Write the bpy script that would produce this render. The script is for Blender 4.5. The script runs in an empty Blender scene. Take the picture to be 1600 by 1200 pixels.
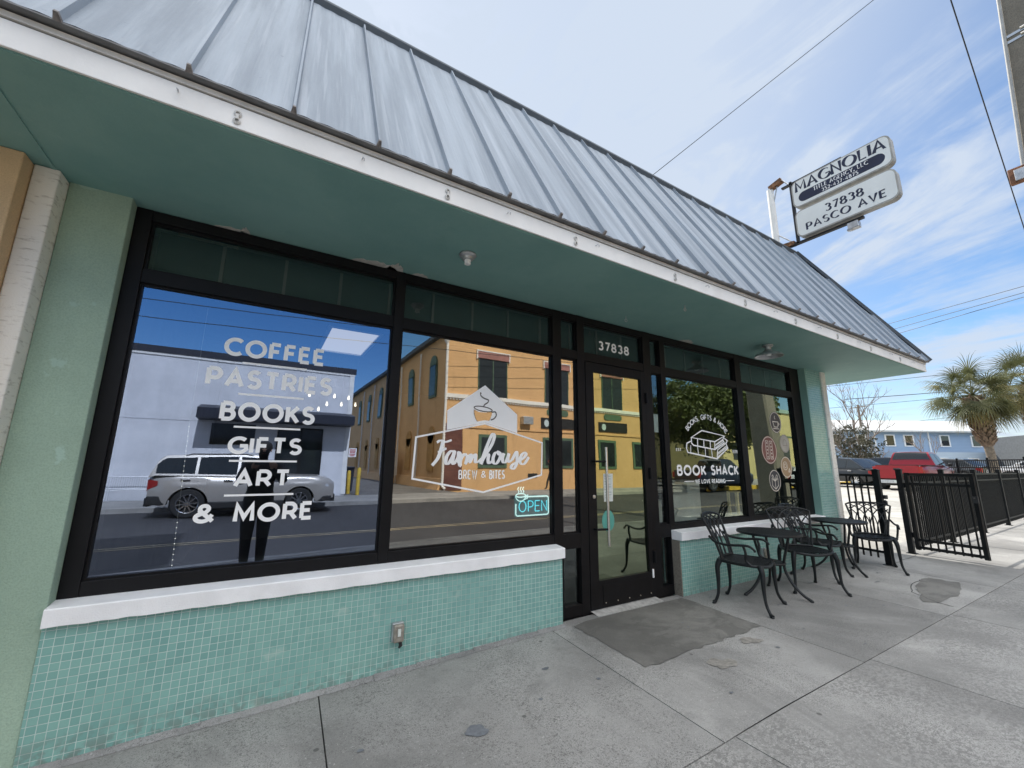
import bpy, bmesh, math, random
from mathutils import Vector, Matrix, noise as mnoise
rnd = random.Random(7)
PI = math.pi
sc = bpy.context.scene
COL = sc.collection

# ------------------------------------------------------------------ camera, sky, sun, exposure
CAM_D, CAM_H = 3.229, 1.384
YAW, PITCH, ROLL = math.radians(30.91), math.radians(11.08), math.radians(0.59)
cam_data = bpy.data.cameras.new('camera')
cam = bpy.data.objects.new('camera', cam_data); COL.objects.link(cam)
cam_data.sensor_fit = 'HORIZONTAL'; cam_data.sensor_width = 36.0
cam_data.lens = 36.0 * 639.6 / 1600.0
cam_data.clip_start = 0.01; cam_data.clip_end = 3000
_f = Vector((math.sin(YAW) * math.cos(PITCH), math.cos(YAW) * math.cos(PITCH), math.sin(PITCH)))
_r = Vector((math.cos(YAW), -math.sin(YAW), 0)); _u = _r.cross(_f)
_r2 = math.cos(ROLL) * _r + math.sin(ROLL) * _u; _u2 = -math.sin(ROLL) * _r + math.cos(ROLL) * _u
cam.matrix_world = Matrix(((_r2.x, _u2.x, -_f.x, 0), (_r2.y, _u2.y, -_f.y, -CAM_D), (_r2.z, _u2.z, -_f.z, CAM_H), (0, 0, 0, 1)))
sc.camera = cam

SUN_EL = math.radians(47); SUN_AZ = math.atan2(0.07, 1.0)       # azimuth measured from +y towards +x
world = bpy.data.worlds.new('World'); sc.world = world; world.use_nodes = True
wn, wl = world.node_tree.nodes, world.node_tree.links
wn.clear()
def W(t, **k):
    n = wn.new(t)
    for a, b in k.items(): setattr(n, a, b)
    return n
w_out = W('ShaderNodeOutputWorld'); w_bg = W('ShaderNodeBackground')
sky = W('ShaderNodeTexSky', sky_type='NISHITA', sun_disc=False, sun_elevation=SUN_EL, sun_rotation=SUN_AZ,
        air_density=1.0, dust_density=0.6, ozone_density=2.5, altitude=10)
w_bg.inputs['Strength'].default_value = 0.11
tc = W('ShaderNodeTexCoord'); sep = W('ShaderNodeSeparateXYZ'); wl.new(tc.outputs['Generated'], sep.inputs[0])
def WM(op, a, b=None, c=None):
    n = W('ShaderNodeMath', operation=op)
    for i, v in enumerate((a, b, c)):
        if v is None: continue
        if isinstance(v, (int, float)): n.inputs[i].default_value = v
        else: wl.new(v, n.inputs[i])
    return n.outputs[0]
zc = WM('ADD', WM('MAXIMUM', sep.outputs['Z'], 0.0), 0.16)
px_ = WM('DIVIDE', sep.outputs['X'], zc); py_ = WM('DIVIDE', sep.outputs['Y'], zc)
comb = W('ShaderNodeCombineXYZ'); wl.new(px_, comb.inputs[0]); wl.new(py_, comb.inputs[1])
mp = W('ShaderNodeMapping'); wl.new(comb.outputs[0], mp.inputs['Vector'])
mp.inputs['Rotation'].default_value = (0, 0, math.radians(8)); mp.inputs['Scale'].default_value = (1.7, 0.62, 1)
n1 = W('ShaderNodeTexNoise'); n1.inputs['Scale'].default_value = 1.25; n1.inputs['Detail'].default_value = 9; n1.inputs['Roughness'].default_value = 0.58
n1.inputs['Distortion'].default_value = 1.7; wl.new(mp.outputs[0], n1.inputs['Vector'])
n2 = W('ShaderNodeTexNoise'); n2.inputs['Scale'].default_value = 0.5; n2.inputs['Detail'].default_value = 4; wl.new(comb.outputs[0], n2.inputs['Vector'])
n3 = W('ShaderNodeTexNoise'); n3.inputs['Scale'].default_value = 3.2; n3.inputs['Detail'].default_value = 8; n3.inputs['Roughness'].default_value = 0.62; wl.new(comb.outputs[0], n3.inputs['Vector'])
cl = WM('ADD', WM('ADD', WM('MULTIPLY', n1.outputs[0], 0.55), WM('MULTIPLY', n2.outputs[0], 0.42)), WM('MULTIPLY', n3.outputs[0], 0.18))
mr = W('ShaderNodeMapRange', interpolation_type='SMOOTHSTEP'); wl.new(cl, mr.inputs[0])
mr.inputs[1].default_value = 0.49; mr.inputs[2].default_value = 0.66; mr.inputs[3].default_value = 0.0; mr.inputs[4].default_value = 0.95
# the cloud bank lies on the sun's side of the sky; over the street it is clear
bank = W('ShaderNodeMapRange', interpolation_type='SMOOTHSTEP'); wl.new(sep.outputs['Y'], bank.inputs[0])
bank.inputs[1].default_value = -0.35; bank.inputs[2].default_value = 0.25; bank.inputs[3].default_value = 0.02; bank.inputs[4].default_value = 1.0
cm = WM('MULTIPLY', mr.outputs[0], bank.outputs[0])
# brighter veil round the sun
sv = W('ShaderNodeVectorMath', operation='DOT_PRODUCT'); wl.new(tc.outputs['Generated'], sv.inputs[0])
SUNV = Vector((math.cos(SUN_EL) * math.sin(SUN_AZ), math.cos(SUN_EL) * math.cos(SUN_AZ), math.sin(SUN_EL)))
sv.inputs[1].default_value = SUNV
veil = W('ShaderNodeMapRange', interpolation_type='SMOOTHSTEP'); wl.new(sv.outputs['Value'], veil.inputs[0])
veil.inputs[1].default_value = 0.30; veil.inputs[2].default_value = 0.85; veil.inputs[3].default_value = 0.0; veil.inputs[4].default_value = 0.93
cm2 = WM('MINIMUM', WM('ADD', cm, veil.outputs[0]), 0.97)
sat = W('ShaderNodeHueSaturation'); sr = W('ShaderNodeMapRange'); wl.new(sep.outputs['Y'], sr.inputs[0]); sr.inputs[1].default_value = -.5; sr.inputs[2].default_value = .1; sr.inputs[3].default_value = 1.3; sr.inputs[4].default_value = 1.16; wl.new(sr.outputs[0], sat.inputs['Saturation'])
sv2 = W('ShaderNodeMapRange'); wl.new(sep.outputs['Y'], sv2.inputs[0]); sv2.inputs[1].default_value = -.5; sv2.inputs[2].default_value = .1; sv2.inputs[3].default_value = .85; sv2.inputs[4].default_value = .92; wl.new(sv2.outputs[0], sat.inputs['Value'])
wl.new(sky.outputs[0], sat.inputs['Color'])
mixc = W('ShaderNodeMix', data_type='RGBA'); wl.new(cm2, mixc.inputs[0]); wl.new(sat.outputs[0], mixc.inputs[6])
mixc.inputs[7].default_value = (3.0, 3.42, 4.05, 1)
# bright cloud sheet added over the street, out of view, to fill the shade
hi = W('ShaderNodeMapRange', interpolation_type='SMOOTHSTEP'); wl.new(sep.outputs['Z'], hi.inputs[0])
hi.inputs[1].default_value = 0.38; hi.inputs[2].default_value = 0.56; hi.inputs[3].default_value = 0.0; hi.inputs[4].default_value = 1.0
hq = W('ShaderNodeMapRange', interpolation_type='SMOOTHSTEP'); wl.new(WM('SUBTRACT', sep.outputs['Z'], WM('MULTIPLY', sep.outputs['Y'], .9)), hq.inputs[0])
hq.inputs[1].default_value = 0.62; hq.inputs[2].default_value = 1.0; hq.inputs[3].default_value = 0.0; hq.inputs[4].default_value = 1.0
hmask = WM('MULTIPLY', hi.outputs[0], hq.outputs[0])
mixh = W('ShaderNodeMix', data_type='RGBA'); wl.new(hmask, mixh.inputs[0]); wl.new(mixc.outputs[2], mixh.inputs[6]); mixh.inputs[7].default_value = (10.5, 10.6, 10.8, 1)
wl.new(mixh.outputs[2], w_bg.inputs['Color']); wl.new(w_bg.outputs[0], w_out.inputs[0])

sun_d = bpy.data.lights.new('sun', 'SUN'); sun_d.energy = 3.3; sun_d.angle = math.radians(0.5); sun_d.color = (1.0, 0.95, 0.87)
sun = bpy.data.objects.new('sun', sun_d); COL.objects.link(sun)
sun.rotation_euler = SUNV.to_track_quat('Z', 'Y').to_euler(); sun.location = (20, 40, 40)

sc.view_settings.view_transform = 'Standard'; sc.view_settings.look = 'None'
sc.view_settings.exposure = 1.0; sc.view_settings.gamma = 1.0
sc.view_settings.use_curve_mapping = False
sc.render.engine = 'CYCLES'
sc.cycles.max_bounces = 8; sc.cycles.transparent_max_bounces = 24; sc.cycles.glossy_bounces = 4
sc.cycles.use_denoising = True

# ------------------------------------------------------------------ materials
class NT:
    def __init__(s, name):
        s.m = bpy.data.materials.new(name); s.m.use_nodes = True
        s.n = s.m.node_tree.nodes; s.l = s.m.node_tree.links
        s.n.clear()
        s.out = s.n.new('ShaderNodeOutputMaterial')
        s.co = s.n.new('ShaderNodeTexCoord').outputs['Object']
    def N(s, t, **k):
        n = s.n.new(t)
        for a, b in k.items(): setattr(n, a, b)
        return n
    def math(s, op, a, b=None):
        n = s.N('ShaderNodeMath', operation=op)
        for i, v in enumerate((a, b)):
            if v is None: continue
            if isinstance(v, (int, float)): n.inputs[i].default_value = v
            else: s.l.new(v, n.inputs[i])
        return n.outputs[0]
    def noise(s, scale, detail=4, rough=.55, stretch=None, dist=0.0):
        v = s.co
        if stretch:
            mpn = s.N('ShaderNodeMapping'); s.l.new(v, mpn.inputs[0]); mpn.inputs['Scale'].default_value = stretch; v = mpn.outputs[0]
        n = s.N('ShaderNodeTexNoise'); n.inputs['Scale'].default_value = scale; n.inputs['Detail'].default_value = detail
        n.inputs['Roughness'].default_value = rough; n.inputs['Distortion'].default_value = dist
        s.l.new(v, n.inputs['Vector']); return n.outputs[0]
    def ramp(s, fac, a, b, lo=0., hi=1.):
        n = s.N('ShaderNodeMapRange', interpolation_type='SMOOTHSTEP'); s.l.new(fac, n.inputs[0])
        n.inputs[1].default_value = a; n.inputs[2].default_value = b; n.inputs[3].default_value = lo; n.inputs[4].default_value = hi
        return n.outputs[0]
    def mix(s, fac, a, b, mode='MIX'):
        n = s.N('ShaderNodeMix', data_type='RGBA', blend_type=mode)
        for i, v in ((0, fac), (6, a), (7, b)):
            if isinstance(v, (int, float)): n.inputs[i].default_value = v
            elif isinstance(v, tuple): n.inputs[i].default_value = (*v[:3], 1)
            else: s.l.new(v, n.inputs[i])
        return n.outputs[2]
    def bump(s, h, strength, dist=.01):
        n = s.N('ShaderNodeBump'); n.inputs['Strength'].default_value = strength; n.inputs['Distance'].default_value = dist
        s.l.new(h, n.inputs['Height']); return n.outputs[0]
    def bsdf(s, col, rough=.6, metal=0., normal=None, spec=.5, coat=0.):
        b = s.N('ShaderNodeBsdfPrincipled')
        for nm, v in (('Base Color', col), ('Roughness', rough), ('Metallic', metal), ('Specular IOR Level', spec), ('Coat Weight', coat)):
            if isinstance(v, (int, float)): b.inputs[nm].default_value = v
            elif isinstance(v, tuple): b.inputs[nm].default_value = (*v[:3], 1)
            else: s.l.new(v, b.inputs[nm])
        if normal is not None: s.l.new(normal, b.inputs['Normal'])
        s.l.new(b.outputs[0], s.out.inputs[0]); return b

def mul(c, k): return tuple(min(1, x * k) for x in c)
def pm(name, col, rough=.6, metal=0., var=.12, scale=5., bump=0., bscale=90., spec=.5, coat=0., detail=5):
    t = NT(name); n = t.noise(scale, detail)
    c = t.mix(t.ramp(n, .3, .7), mul(col, 1 - var), mul(col, 1 + var))
    nm = t.bump(t.noise(bscale, 4), bump) if bump else None
    t.bsdf(c, rough, metal, nm, spec, coat); return t.m
M = {}
M['black_alu'] = pm('black aluminium', (.005, .005, .006), .5, 0, .2, 8, .05, 200, .22)
M['fence_black'] = pm('black powder coat', (.007, .008, .009), .5, 0, .25, 10, 0, 90, .22)
M['cast_black'] = pm('cast aluminium black', (.011, .013, .014), .45, 0, .3, 30, .15, 300, .35)
M['white_paint'] = pm('white painted wood', (.84, .83, .80), .55, 0, .06, 3, .12, 60)
M['white_sill'] = pm('white painted sill', (.86, .86, .86), .55, 0, .06, 6, .2, 120)
M['white_gloss'] = pm('white vinyl', (.93, .93, .92), .45, 0, .02)
M['steel'] = pm('brushed steel', (.62, .61, .58), .28, 1, .06, 60)
M['galv'] = pm('galvanised steel', (.52, .53, .54), .45, .8, .15, 14)
M['dark'] = pm('dark shadow gap', (.02, .02, .02), .8)
M['rust'] = pm('rusty steel', (.20, .10, .05), .85, 0, .6, 18, .4, 60)
M['rubber'] = pm('tyre rubber', (.022, .022, .022), .8, 0, .2, 30)
M['chrome'] = pm('bright rim', (.66, .66, .67), .22, 1, .05)
M['carglass'] = pm('dark car glass', (.014, .018, .02), .04, 0, .05, 2, 0, 90, .8)
M['trim_black'] = pm('black plastic', (.02, .02, .021), .55)
M['headlamp'] = pm('headlamp lens', (.7, .72, .75), .1, .2, .1, 20)
M['taillamp'] = pm('red lamp lens', (.35, .02, .02), .15, 0, .1)
M['amber'] = pm('amber lamp lens', (.6, .22, .03), .2)
M['yellow_paint'] = pm('yellow paint', (.62, .42, .05), .6, 0, .2, 8)
M['skin'] = pm('skin', (.42, .26, .19), .55, 0, .1, 20)
M['wood_int'] = pm('interior timber', (.10, .06, .035), .6)
M['paper'] = pm('paper notice', (.62, .66, .62), .8, 0, .08, 30)
M['brass'] = pm('brass frame', (.78, .58, .22), .25, 1, .06, 20)

def stucco(name, col, grain=160., bump=.5, stain=.18, peel=None):
    t = NT(name); big = t.noise(1.1, 6, .6); fine = t.noise(grain, 3)
    c = t.mix(t.ramp(big, .3, .72), mul(col, 1 - stain), mul(col, 1 + stain * .6))
    c = t.mix(t.ramp(fine, .35, .7, 0, .35), c, mul(col, .6))
    if peel:
        c = t.mix(t.ramp(t.noise(7, 5, .6), .66, .70), c, peel)
    t.bsdf(c, .85, 0, t.bump(fine, bump, .006), .3); return t.m
M['stucco_green'] = stucco('sea green stucco', (.36, .49, .385), 130, .6, .14, (.36, .50, .42))
M['stucco_tan'] = stucco('tan stucco', (.74, .52, .30), 150, .5)
M['stucco_reveal'] = stucco('reveal stucco', (.25, .42, .36), 150, .5)
def streaky_white():
    t = NT('cracked white stucco'); n = t.noise(14, 6, .65, (1, 1, 3.5)); f = t.noise(150, 3)
    c = t.mix(t.ramp(n, .52, .72), (.84, .81, .74), (.50, .46, .40))
    c = t.mix(t.ramp(t.noise(2, 4), .4, .8, 0, .3), c, (.55, .52, .45))
    t.bsdf(c, .85, 0, t.bump(f, .5, .006), .3); return t.m
M['trim_white'] = streaky_white()
def soffit_mat():
    t = NT('teal soffit paint'); a = t.noise(1.3, 7, .65); b = t.noise(60, 3)
    c = t.mix(t.ramp(a, .3, .75), (.195, .365, .34), (.25, .43, .395))
    c = t.mix(t.ramp(t.noise(4.5, 6, .7), .62, .72, 0, .22), c, (.40, .55, .50))
    c = t.mix(t.ramp(t.noise(2.2, 6, .7), .60, .74, 0, .35), c, (.15, .29, .265))
    t.bsdf(c, .6, 0, t.bump(b, .25, .004), .3); return t.m
M['soffit'] = soffit_mat()
def tile_mat():
    t = NT('glass mosaic tile')
    s = t.N('ShaderNodeSeparateXYZ'); t.l.new(t.co, s.inputs[0])
    cb = t.N('ShaderNodeCombineXYZ'); t.l.new(t.math('ADD', s.outputs[0], s.outputs[1]), cb.inputs[0]); t.l.new(s.outputs[2], cb.inputs[1])
    br = t.N('ShaderNodeTexBrick', offset=0.0, squash=1.0); t.l.new(cb.outputs[0], br.inputs['Vector'])
    br.inputs['Scale'].default_value = 1.0; br.inputs['Brick Width'].default_value = .0385; br.inputs['Row Height'].default_value = .0385
    br.inputs['Mortar Size'].default_value = .0019; br.inputs['Mortar Smooth'].default_value = .25; br.inputs['Bias'].default_value = -.1
    br.inputs['Color1'].default_value = (.178, .362, .33, 1); br.inputs['Color2'].default_value = (.235, .44, .395, 1)
    br.inputs['Mortar'].default_value = (.50, .61, .57, 1)
    wear = t.ramp(t.noise(5.5, 6, .6), .62, .74)
    c = t.mix(t.math('MULTIPLY', wear, .45), br.outputs['Color'], (.50, .60, .54))
    c = t.mix(t.ramp(t.noise(.9, 4), .4, .8, 0, .25), c, (.30, .52, .42))
    low = t.N('ShaderNodeMapRange'); t.l.new(s.outputs[2], low.inputs[0]); low.inputs[1].default_value = .10; low.inputs[2].default_value = -.08
    low.inputs[3].default_value = 0; low.inputs[4].default_value = 1
    c = t.mix(t.math('MULTIPLY', t.math('MULTIPLY', low.outputs[0], t.ramp(t.noise(22, 4), .42, .6)), .7), c, (.16, .17, .15))
    c = t.mix(t.math('MULTIPLY', br.outputs['Fac'], t.ramp(t.noise(3.1, 5, .65), .45, .68, 0, .6)), c, (.24, .33, .30))
    rg = t.math('ADD', t.math('MULTIPLY', br.outputs['Fac'], .55), .18)
    inv = t.math('SUBTRACT', 1.0, br.outputs['Fac'])
    t.bsdf(c, rg, 0, t.bump(inv, .6, .003), .5); return t.m
M['tile'] = tile_mat()
def roof_mat():
    t = NT('galvalume roof sheet'); st = t.noise(7, 5, .6, (1, .06, .06)); sp = t.noise(260, 2); bl = t.noise(26, 3)
    st2 = t.noise(22, 4, .6, (1, .03, .03))
    c = t.mix(t.ramp(st, .32, .68), (.225, .262, .305), (.345, .392, .443)); c = t.mix(t.ramp(st2, .52, .68, 0, .45), c, (.43, .47, .52))
    c = t.mix(t.ramp(bl, .70, .76, 0, .45), c, (.18, .20, .23))
    wv = t.math('ADD', t.noise(3.2, 3, .5, (9, .04, .04)), t.math('MULTIPLY', t.noise(2.6, 3, .5, (1.4, .8, .8)), 1.6))
    t.bsdf(c, t.ramp(sp, .3, .7, .5, .62), .2, t.bump(wv, .5, .012), .5); return t.m
M['roof'] = roof_mat()
M['ridge'] = pm('roof cap flashing', (.065, .08, .095), .7, .0, .12, 6)
def concrete(name, col, speck=.5, mottle=0., mscale=9., stain=.3, gum=True):
    t = NT(name); big = t.noise(.8, 5, .6); mid = t.noise(5, 6, .65); fine = t.noise(150, 3, .7); grit = t.noise(48, 5, .75)
    c = t.mix(t.ramp(big, .3, .7), mul(col, 1 - stain), mul(col, 1 + stain * .45))
    c = t.mix(t.ramp(mid, .55, .78, 0, .45), c, mul(col, .55))
    zone = t.ramp(t.noise(1.7, 4, .6), .38, .62, .30, 1.0)
    c = t.mix(t.ramp(t.noise(.55, 6, .7, None, .8), .48, .64, 0, .6), c, mul(col, .52))
    c = t.mix(t.ramp(t.noise(2.3, 7, .75, None, .5), .56, .70, 0, .4), c, mul(col, .62))
    c = t.mix(t.math('MULTIPLY', t.ramp(grit, .52, .64, 0, speck), zone), c, mul(col, .38))
    c = t.mix(t.math('MULTIPLY', t.ramp(fine, .53, .62, 0, min(1., speck * 1.25)), zone), c, mul(col, .26))
    c = t.mix(t.ramp(t.noise(85, 3, .6), .62, .70, 0, speck * .8), c, mul(col, 1.55))
    if mottle:
        mo = t.noise(mscale, 8, .72, (1, 1.5, 1), .6); lay = t.noise(1.4, 3)
        f = t.math('MULTIPLY', t.ramp(mo, .47, .56), t.ramp(lay, .30, .55))
        c = t.mix(t.math('MULTIPLY', f, mottle), c, mul(col, .52))
    if gum:
        v = t.N('ShaderNodeTexVoronoi'); v.inputs['Scale'].default_value = 3.1; t.l.new(t.co, v.inputs['Vector'])
        c = t.mix(t.ramp(v.outputs['Distance'], .05, .035, 0, .75), c, mul(col, .25))
    h = t.math('ADD', fine, t.math('MULTIPLY', mid, .6))
    t.bsdf(c, .82, 0, t.bump(h, .45, .006), .35); return t.m
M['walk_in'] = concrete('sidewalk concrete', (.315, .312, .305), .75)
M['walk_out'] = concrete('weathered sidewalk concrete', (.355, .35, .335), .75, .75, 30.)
M['patch'] = concrete('smooth door slab', (.205, .198, .182), .25, .55, 3.2, .25, False)
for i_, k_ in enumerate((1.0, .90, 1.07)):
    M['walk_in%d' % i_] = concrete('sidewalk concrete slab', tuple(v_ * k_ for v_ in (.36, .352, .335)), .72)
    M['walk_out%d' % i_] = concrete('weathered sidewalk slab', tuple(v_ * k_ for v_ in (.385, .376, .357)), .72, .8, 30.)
M['joint'] = pm('joint filler', (.045, .045, .043), .95, 0, .3, 40)
M['repair'] = pm('asphalt repair spot', (.15, .16, .175), .8, 0, .2, 30)
M['repair_brown'] = pm('brown stain', (.25, .235, .21), .8, 0, .25, 30)
M['lot'] = concrete('pale lot concrete', (.44, .425, .385), .3, .2, 2., .2)
M['far_walk'] = concrete('far pavement', (.36, .35, .33), .3)
def asphalt():
    t = NT('asphalt'); a = t.noise(.35, 5, .6, (1, .3, 1)); f = t.noise(120, 3)
    c = t.mix(t.ramp(a, .3, .7), (.038, .038, .042), (.064, .063, .066)); c = t.mix(t.ramp(f, .55, .8, 0, .5), c, (.16, .16, .16))
    t.bsdf(c, .85, 0, t.bump(f, .5, .006), .3); return t.m
M['asphalt'] = asphalt()
M['line'] = pm('worn road line', (.24, .20, .13), .8, 0, .35, 3)
M['earth'] = pm('dry ground', (.20, .19, .13), .95, 0, .35, .4, .3, 8)
def brick(name, a, b, mort, bw=.22, rh=.075):
    t = NT(name); s = t.N('ShaderNodeSeparateXYZ'); t.l.new(t.co, s.inputs[0])
    cb = t.N('ShaderNodeCombineXYZ'); t.l.new(t.math('ADD', s.outputs[0], s.outputs[1]), cb.inputs[0]); t.l.new(s.outputs[2], cb.inputs[1])
    br = t.N('ShaderNodeTexBrick'); t.l.new(cb.outputs[0], br.inputs['Vector']); br.inputs['Scale'].default_value = 1
    br.inputs['Brick Width'].default_value = bw; br.inputs['Row Height'].default_value = rh; br.inputs['Mortar Size'].default_value = .006
    for k, v in (('Color1', a), ('Color2', b), ('Mortar', mort)): br.inputs[k].default_value = (*v, 1)
    c = t.mix(t.ramp(t.noise(.6, 4), .35, .75, 0, .35), br.outputs['Color'], mul(a, .75)); c = t.mix(t.ramp(t.noise(1.6, 6, .7, (1, 1, .35)), .54, .7, 0, .45), c, mul(a, .68))
    t.bsdf(c, .85, 0, t.bump(br.outputs['Fac'], -.3, .006), .3); return t.m
M['orange_brick'] = brick('painted orange brick', (.72, .45, .22), (.76, .48, .245), (.66, .41, .20))
M['red_brick'] = brick('dark red brick', (.13, .045, .04), (.20, .08, .06), (.12, .10, .09))
M['white_wall'] = stucco('white block wall', (.76, .77, .80), 60, .25, .12)
M['navy'] = pm('navy canopy metal', (.016, .02, .035), .5)
M['pink'] = pm('dusty pink lintel', (.36, .17, .15), .7)
M['green_frame'] = pm('dark green frame', (.09, .15, .10), .6)
M['yellow_wall'] = stucco('yellow stucco', (.60, .52, .25), 60, .2, .1)
M['shop_glass'] = pm('dark window glass', (.02, .025, .028), .05, 0, .1, 2, 0, 90, .7)
M['concrete_pole'] = concrete('concrete pole', (.25, .225, .185), .6, .5, 30., .2, False)
M['blue_siding'] = None
def siding(name, col, pitch=.18):
    t = NT(name); s = t.N('ShaderNodeSeparateXYZ'); t.l.new(t.co, s.inputs[0])
    fr = t.math('FRACT', t.math('DIVIDE', s.outputs[2], pitch))
    c = t.mix(t.ramp(fr, .0, .14), mul(col, .5), col); c = t.mix(t.ramp(t.noise(.5, 4), .3, .8, 0, .3), c, mul(col, 1.2))
    t.bsdf(c, .7); return t.m
M['blue_siding'] = siding('blue clapboard', (.30, .40, .53))
M['pale_blue'] = siding('pale blue clapboard', (.46, .56, .66))
M['metal_roof'] = pm('pale metal roof', (.62, .62, .60), .5, .2, .08, 3)
M['bark'] = pm('grey bark', (.17, .14, .11), .9, 0, .35, 14, .6, 30)
M['palm_trunk'] = pm('palm trunk', (.26, .22, .17), .9, 0, .3, 9, .6, 40)
M['palm_boot'] = pm('palm leaf bases', (.22, .16, .11), .9, 0, .45, 8, .4, 40)
def leafmat(name, a, b, sc_=.8, trans=.25):
    t = NT(name); n = t.noise(sc_, 3); g = t.N('ShaderNodeNewGeometry')
    c = t.mix(t.ramp(n, .3, .7), a, b)
    c = t.mix(t.math('MULTIPLY', g.outputs['Random Per Island'], .55), c, mul(b, 1.35))
    d = t.N('ShaderNodeBsdfPrincipled'); t.l.new(c, d.inputs['Base Color']); d.inputs['Roughness'].default_value = .55
    tr = t.N('ShaderNodeBsdfTranslucent'); t.l.new(c, tr.inputs['Color'])
    mx = t.N('ShaderNodeMixShader'); mx.inputs[0].default_value = trans; t.l.new(d.outputs[0], mx.inputs[1]); t.l.new(tr.outputs[0], mx.inputs[2])
    t.l.new(mx.outputs[0], t.out.inputs[0]); return t.m
M['oak_leaf'] = leafmat('oak leaves', (.05, .07, .018), (.105, .13, .035))
M['palm_leaf'] = leafmat('palm fronds', (.07, .085, .035), (.13, .135, .055))
M['palm_dead'] = leafmat('yellowing fronds', (.22, .19, .07), (.30, .26, .10))
M['shrub_leaf'] = leafmat('evergreen leaves', (.035, .04, .022), (.065, .062, .04))
M['winter_twig'] = pm('bare twigs', (.20, .16, .13), .9, 0, .25, 20)

def glass_mat(name, tint, base=.40, tcol=(.82, .86, .86)):
    t = NT(name)
    gl = t.N('ShaderNodeBsdfGlossy'); gl.inputs['Roughness'].default_value = 0.0; gl.inputs['Color'].default_value = (*tint, 1)
    wob = t.noise(.9, 2); t.l.new(t.bump(wob, .022, .05), gl.inputs['Normal'])
    tr = t.N('ShaderNodeBsdfTransparent'); tr.inputs['Color'].default_value = (*tcol, 1)
    lw = t.N('ShaderNodeLayerWeight'); lw.inputs['Blend'].default_value = .5
    p = t.math('POWER', lw.outputs['Facing'], 3.0)
    f = t.math('ADD', t.math('MULTIPLY', p, .55), base)
    mx = t.N('ShaderNodeMixShader'); t.l.new(f, mx.inputs[0]); t.l.new(tr.outputs[0], mx.inputs[1]); t.l.new(gl.outputs[0], mx.inputs[2])
    t.l.new(mx.outputs[0], t.out.inputs[0]); return t.m
M['glass_blue'] = glass_mat('coated shop glass', (.62, .74, 1.0), .36)
M['glass_clear'] = glass_mat('coated shop glass neutral', (.97, .95, .90), .36)
M['glass_green'] = glass_mat('coated shop glass green', (.84, .94, .80), .30)
M['glass_door'] = glass_mat('door glass', (.78, .90, .62), .38, (.40, .68, .70))
M['glass_transom'] = glass_mat('transom glass', (.85, .95, .95), .13)
def clear_mat():
    t = NT('glass edge'); tr = t.N('ShaderNodeBsdfTransparent'); tr.inputs['Color'].default_value = (.96, .98, .97, 1); t.l.new(tr.outputs[0], t.out.inputs[0]); return t.m
M['clear'] = clear_mat()
def emit(name, col, k):
    t = NT(name); e = t.N('ShaderNodeEmission'); e.inputs['Color'].default_value = (*col, 1); e.inputs['Strength'].default_value = k
    t.l.new(e.outputs[0], t.out.inputs[0]); return t.m
M['lamp_panel'] = emit('ceiling light panel', (1.0, .92, .85), .38)
M['bulb'] = emit('pendant bulb glow', (1.0, .85, .65), 1.6)
M['neon_w'] = emit('white neon', (.62, 1.0, .98), .75)
M['neon_c'] = emit('cyan neon', (.10, .80, .95), .8)
M['bead'] = emit('glowing bead', (1.0, .97, .9), 1.0)  # plain white beads given a glow of their own, not lamps
M['acrylic'] = pm('teal acrylic', (.03, .16, .18), .25)

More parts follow.
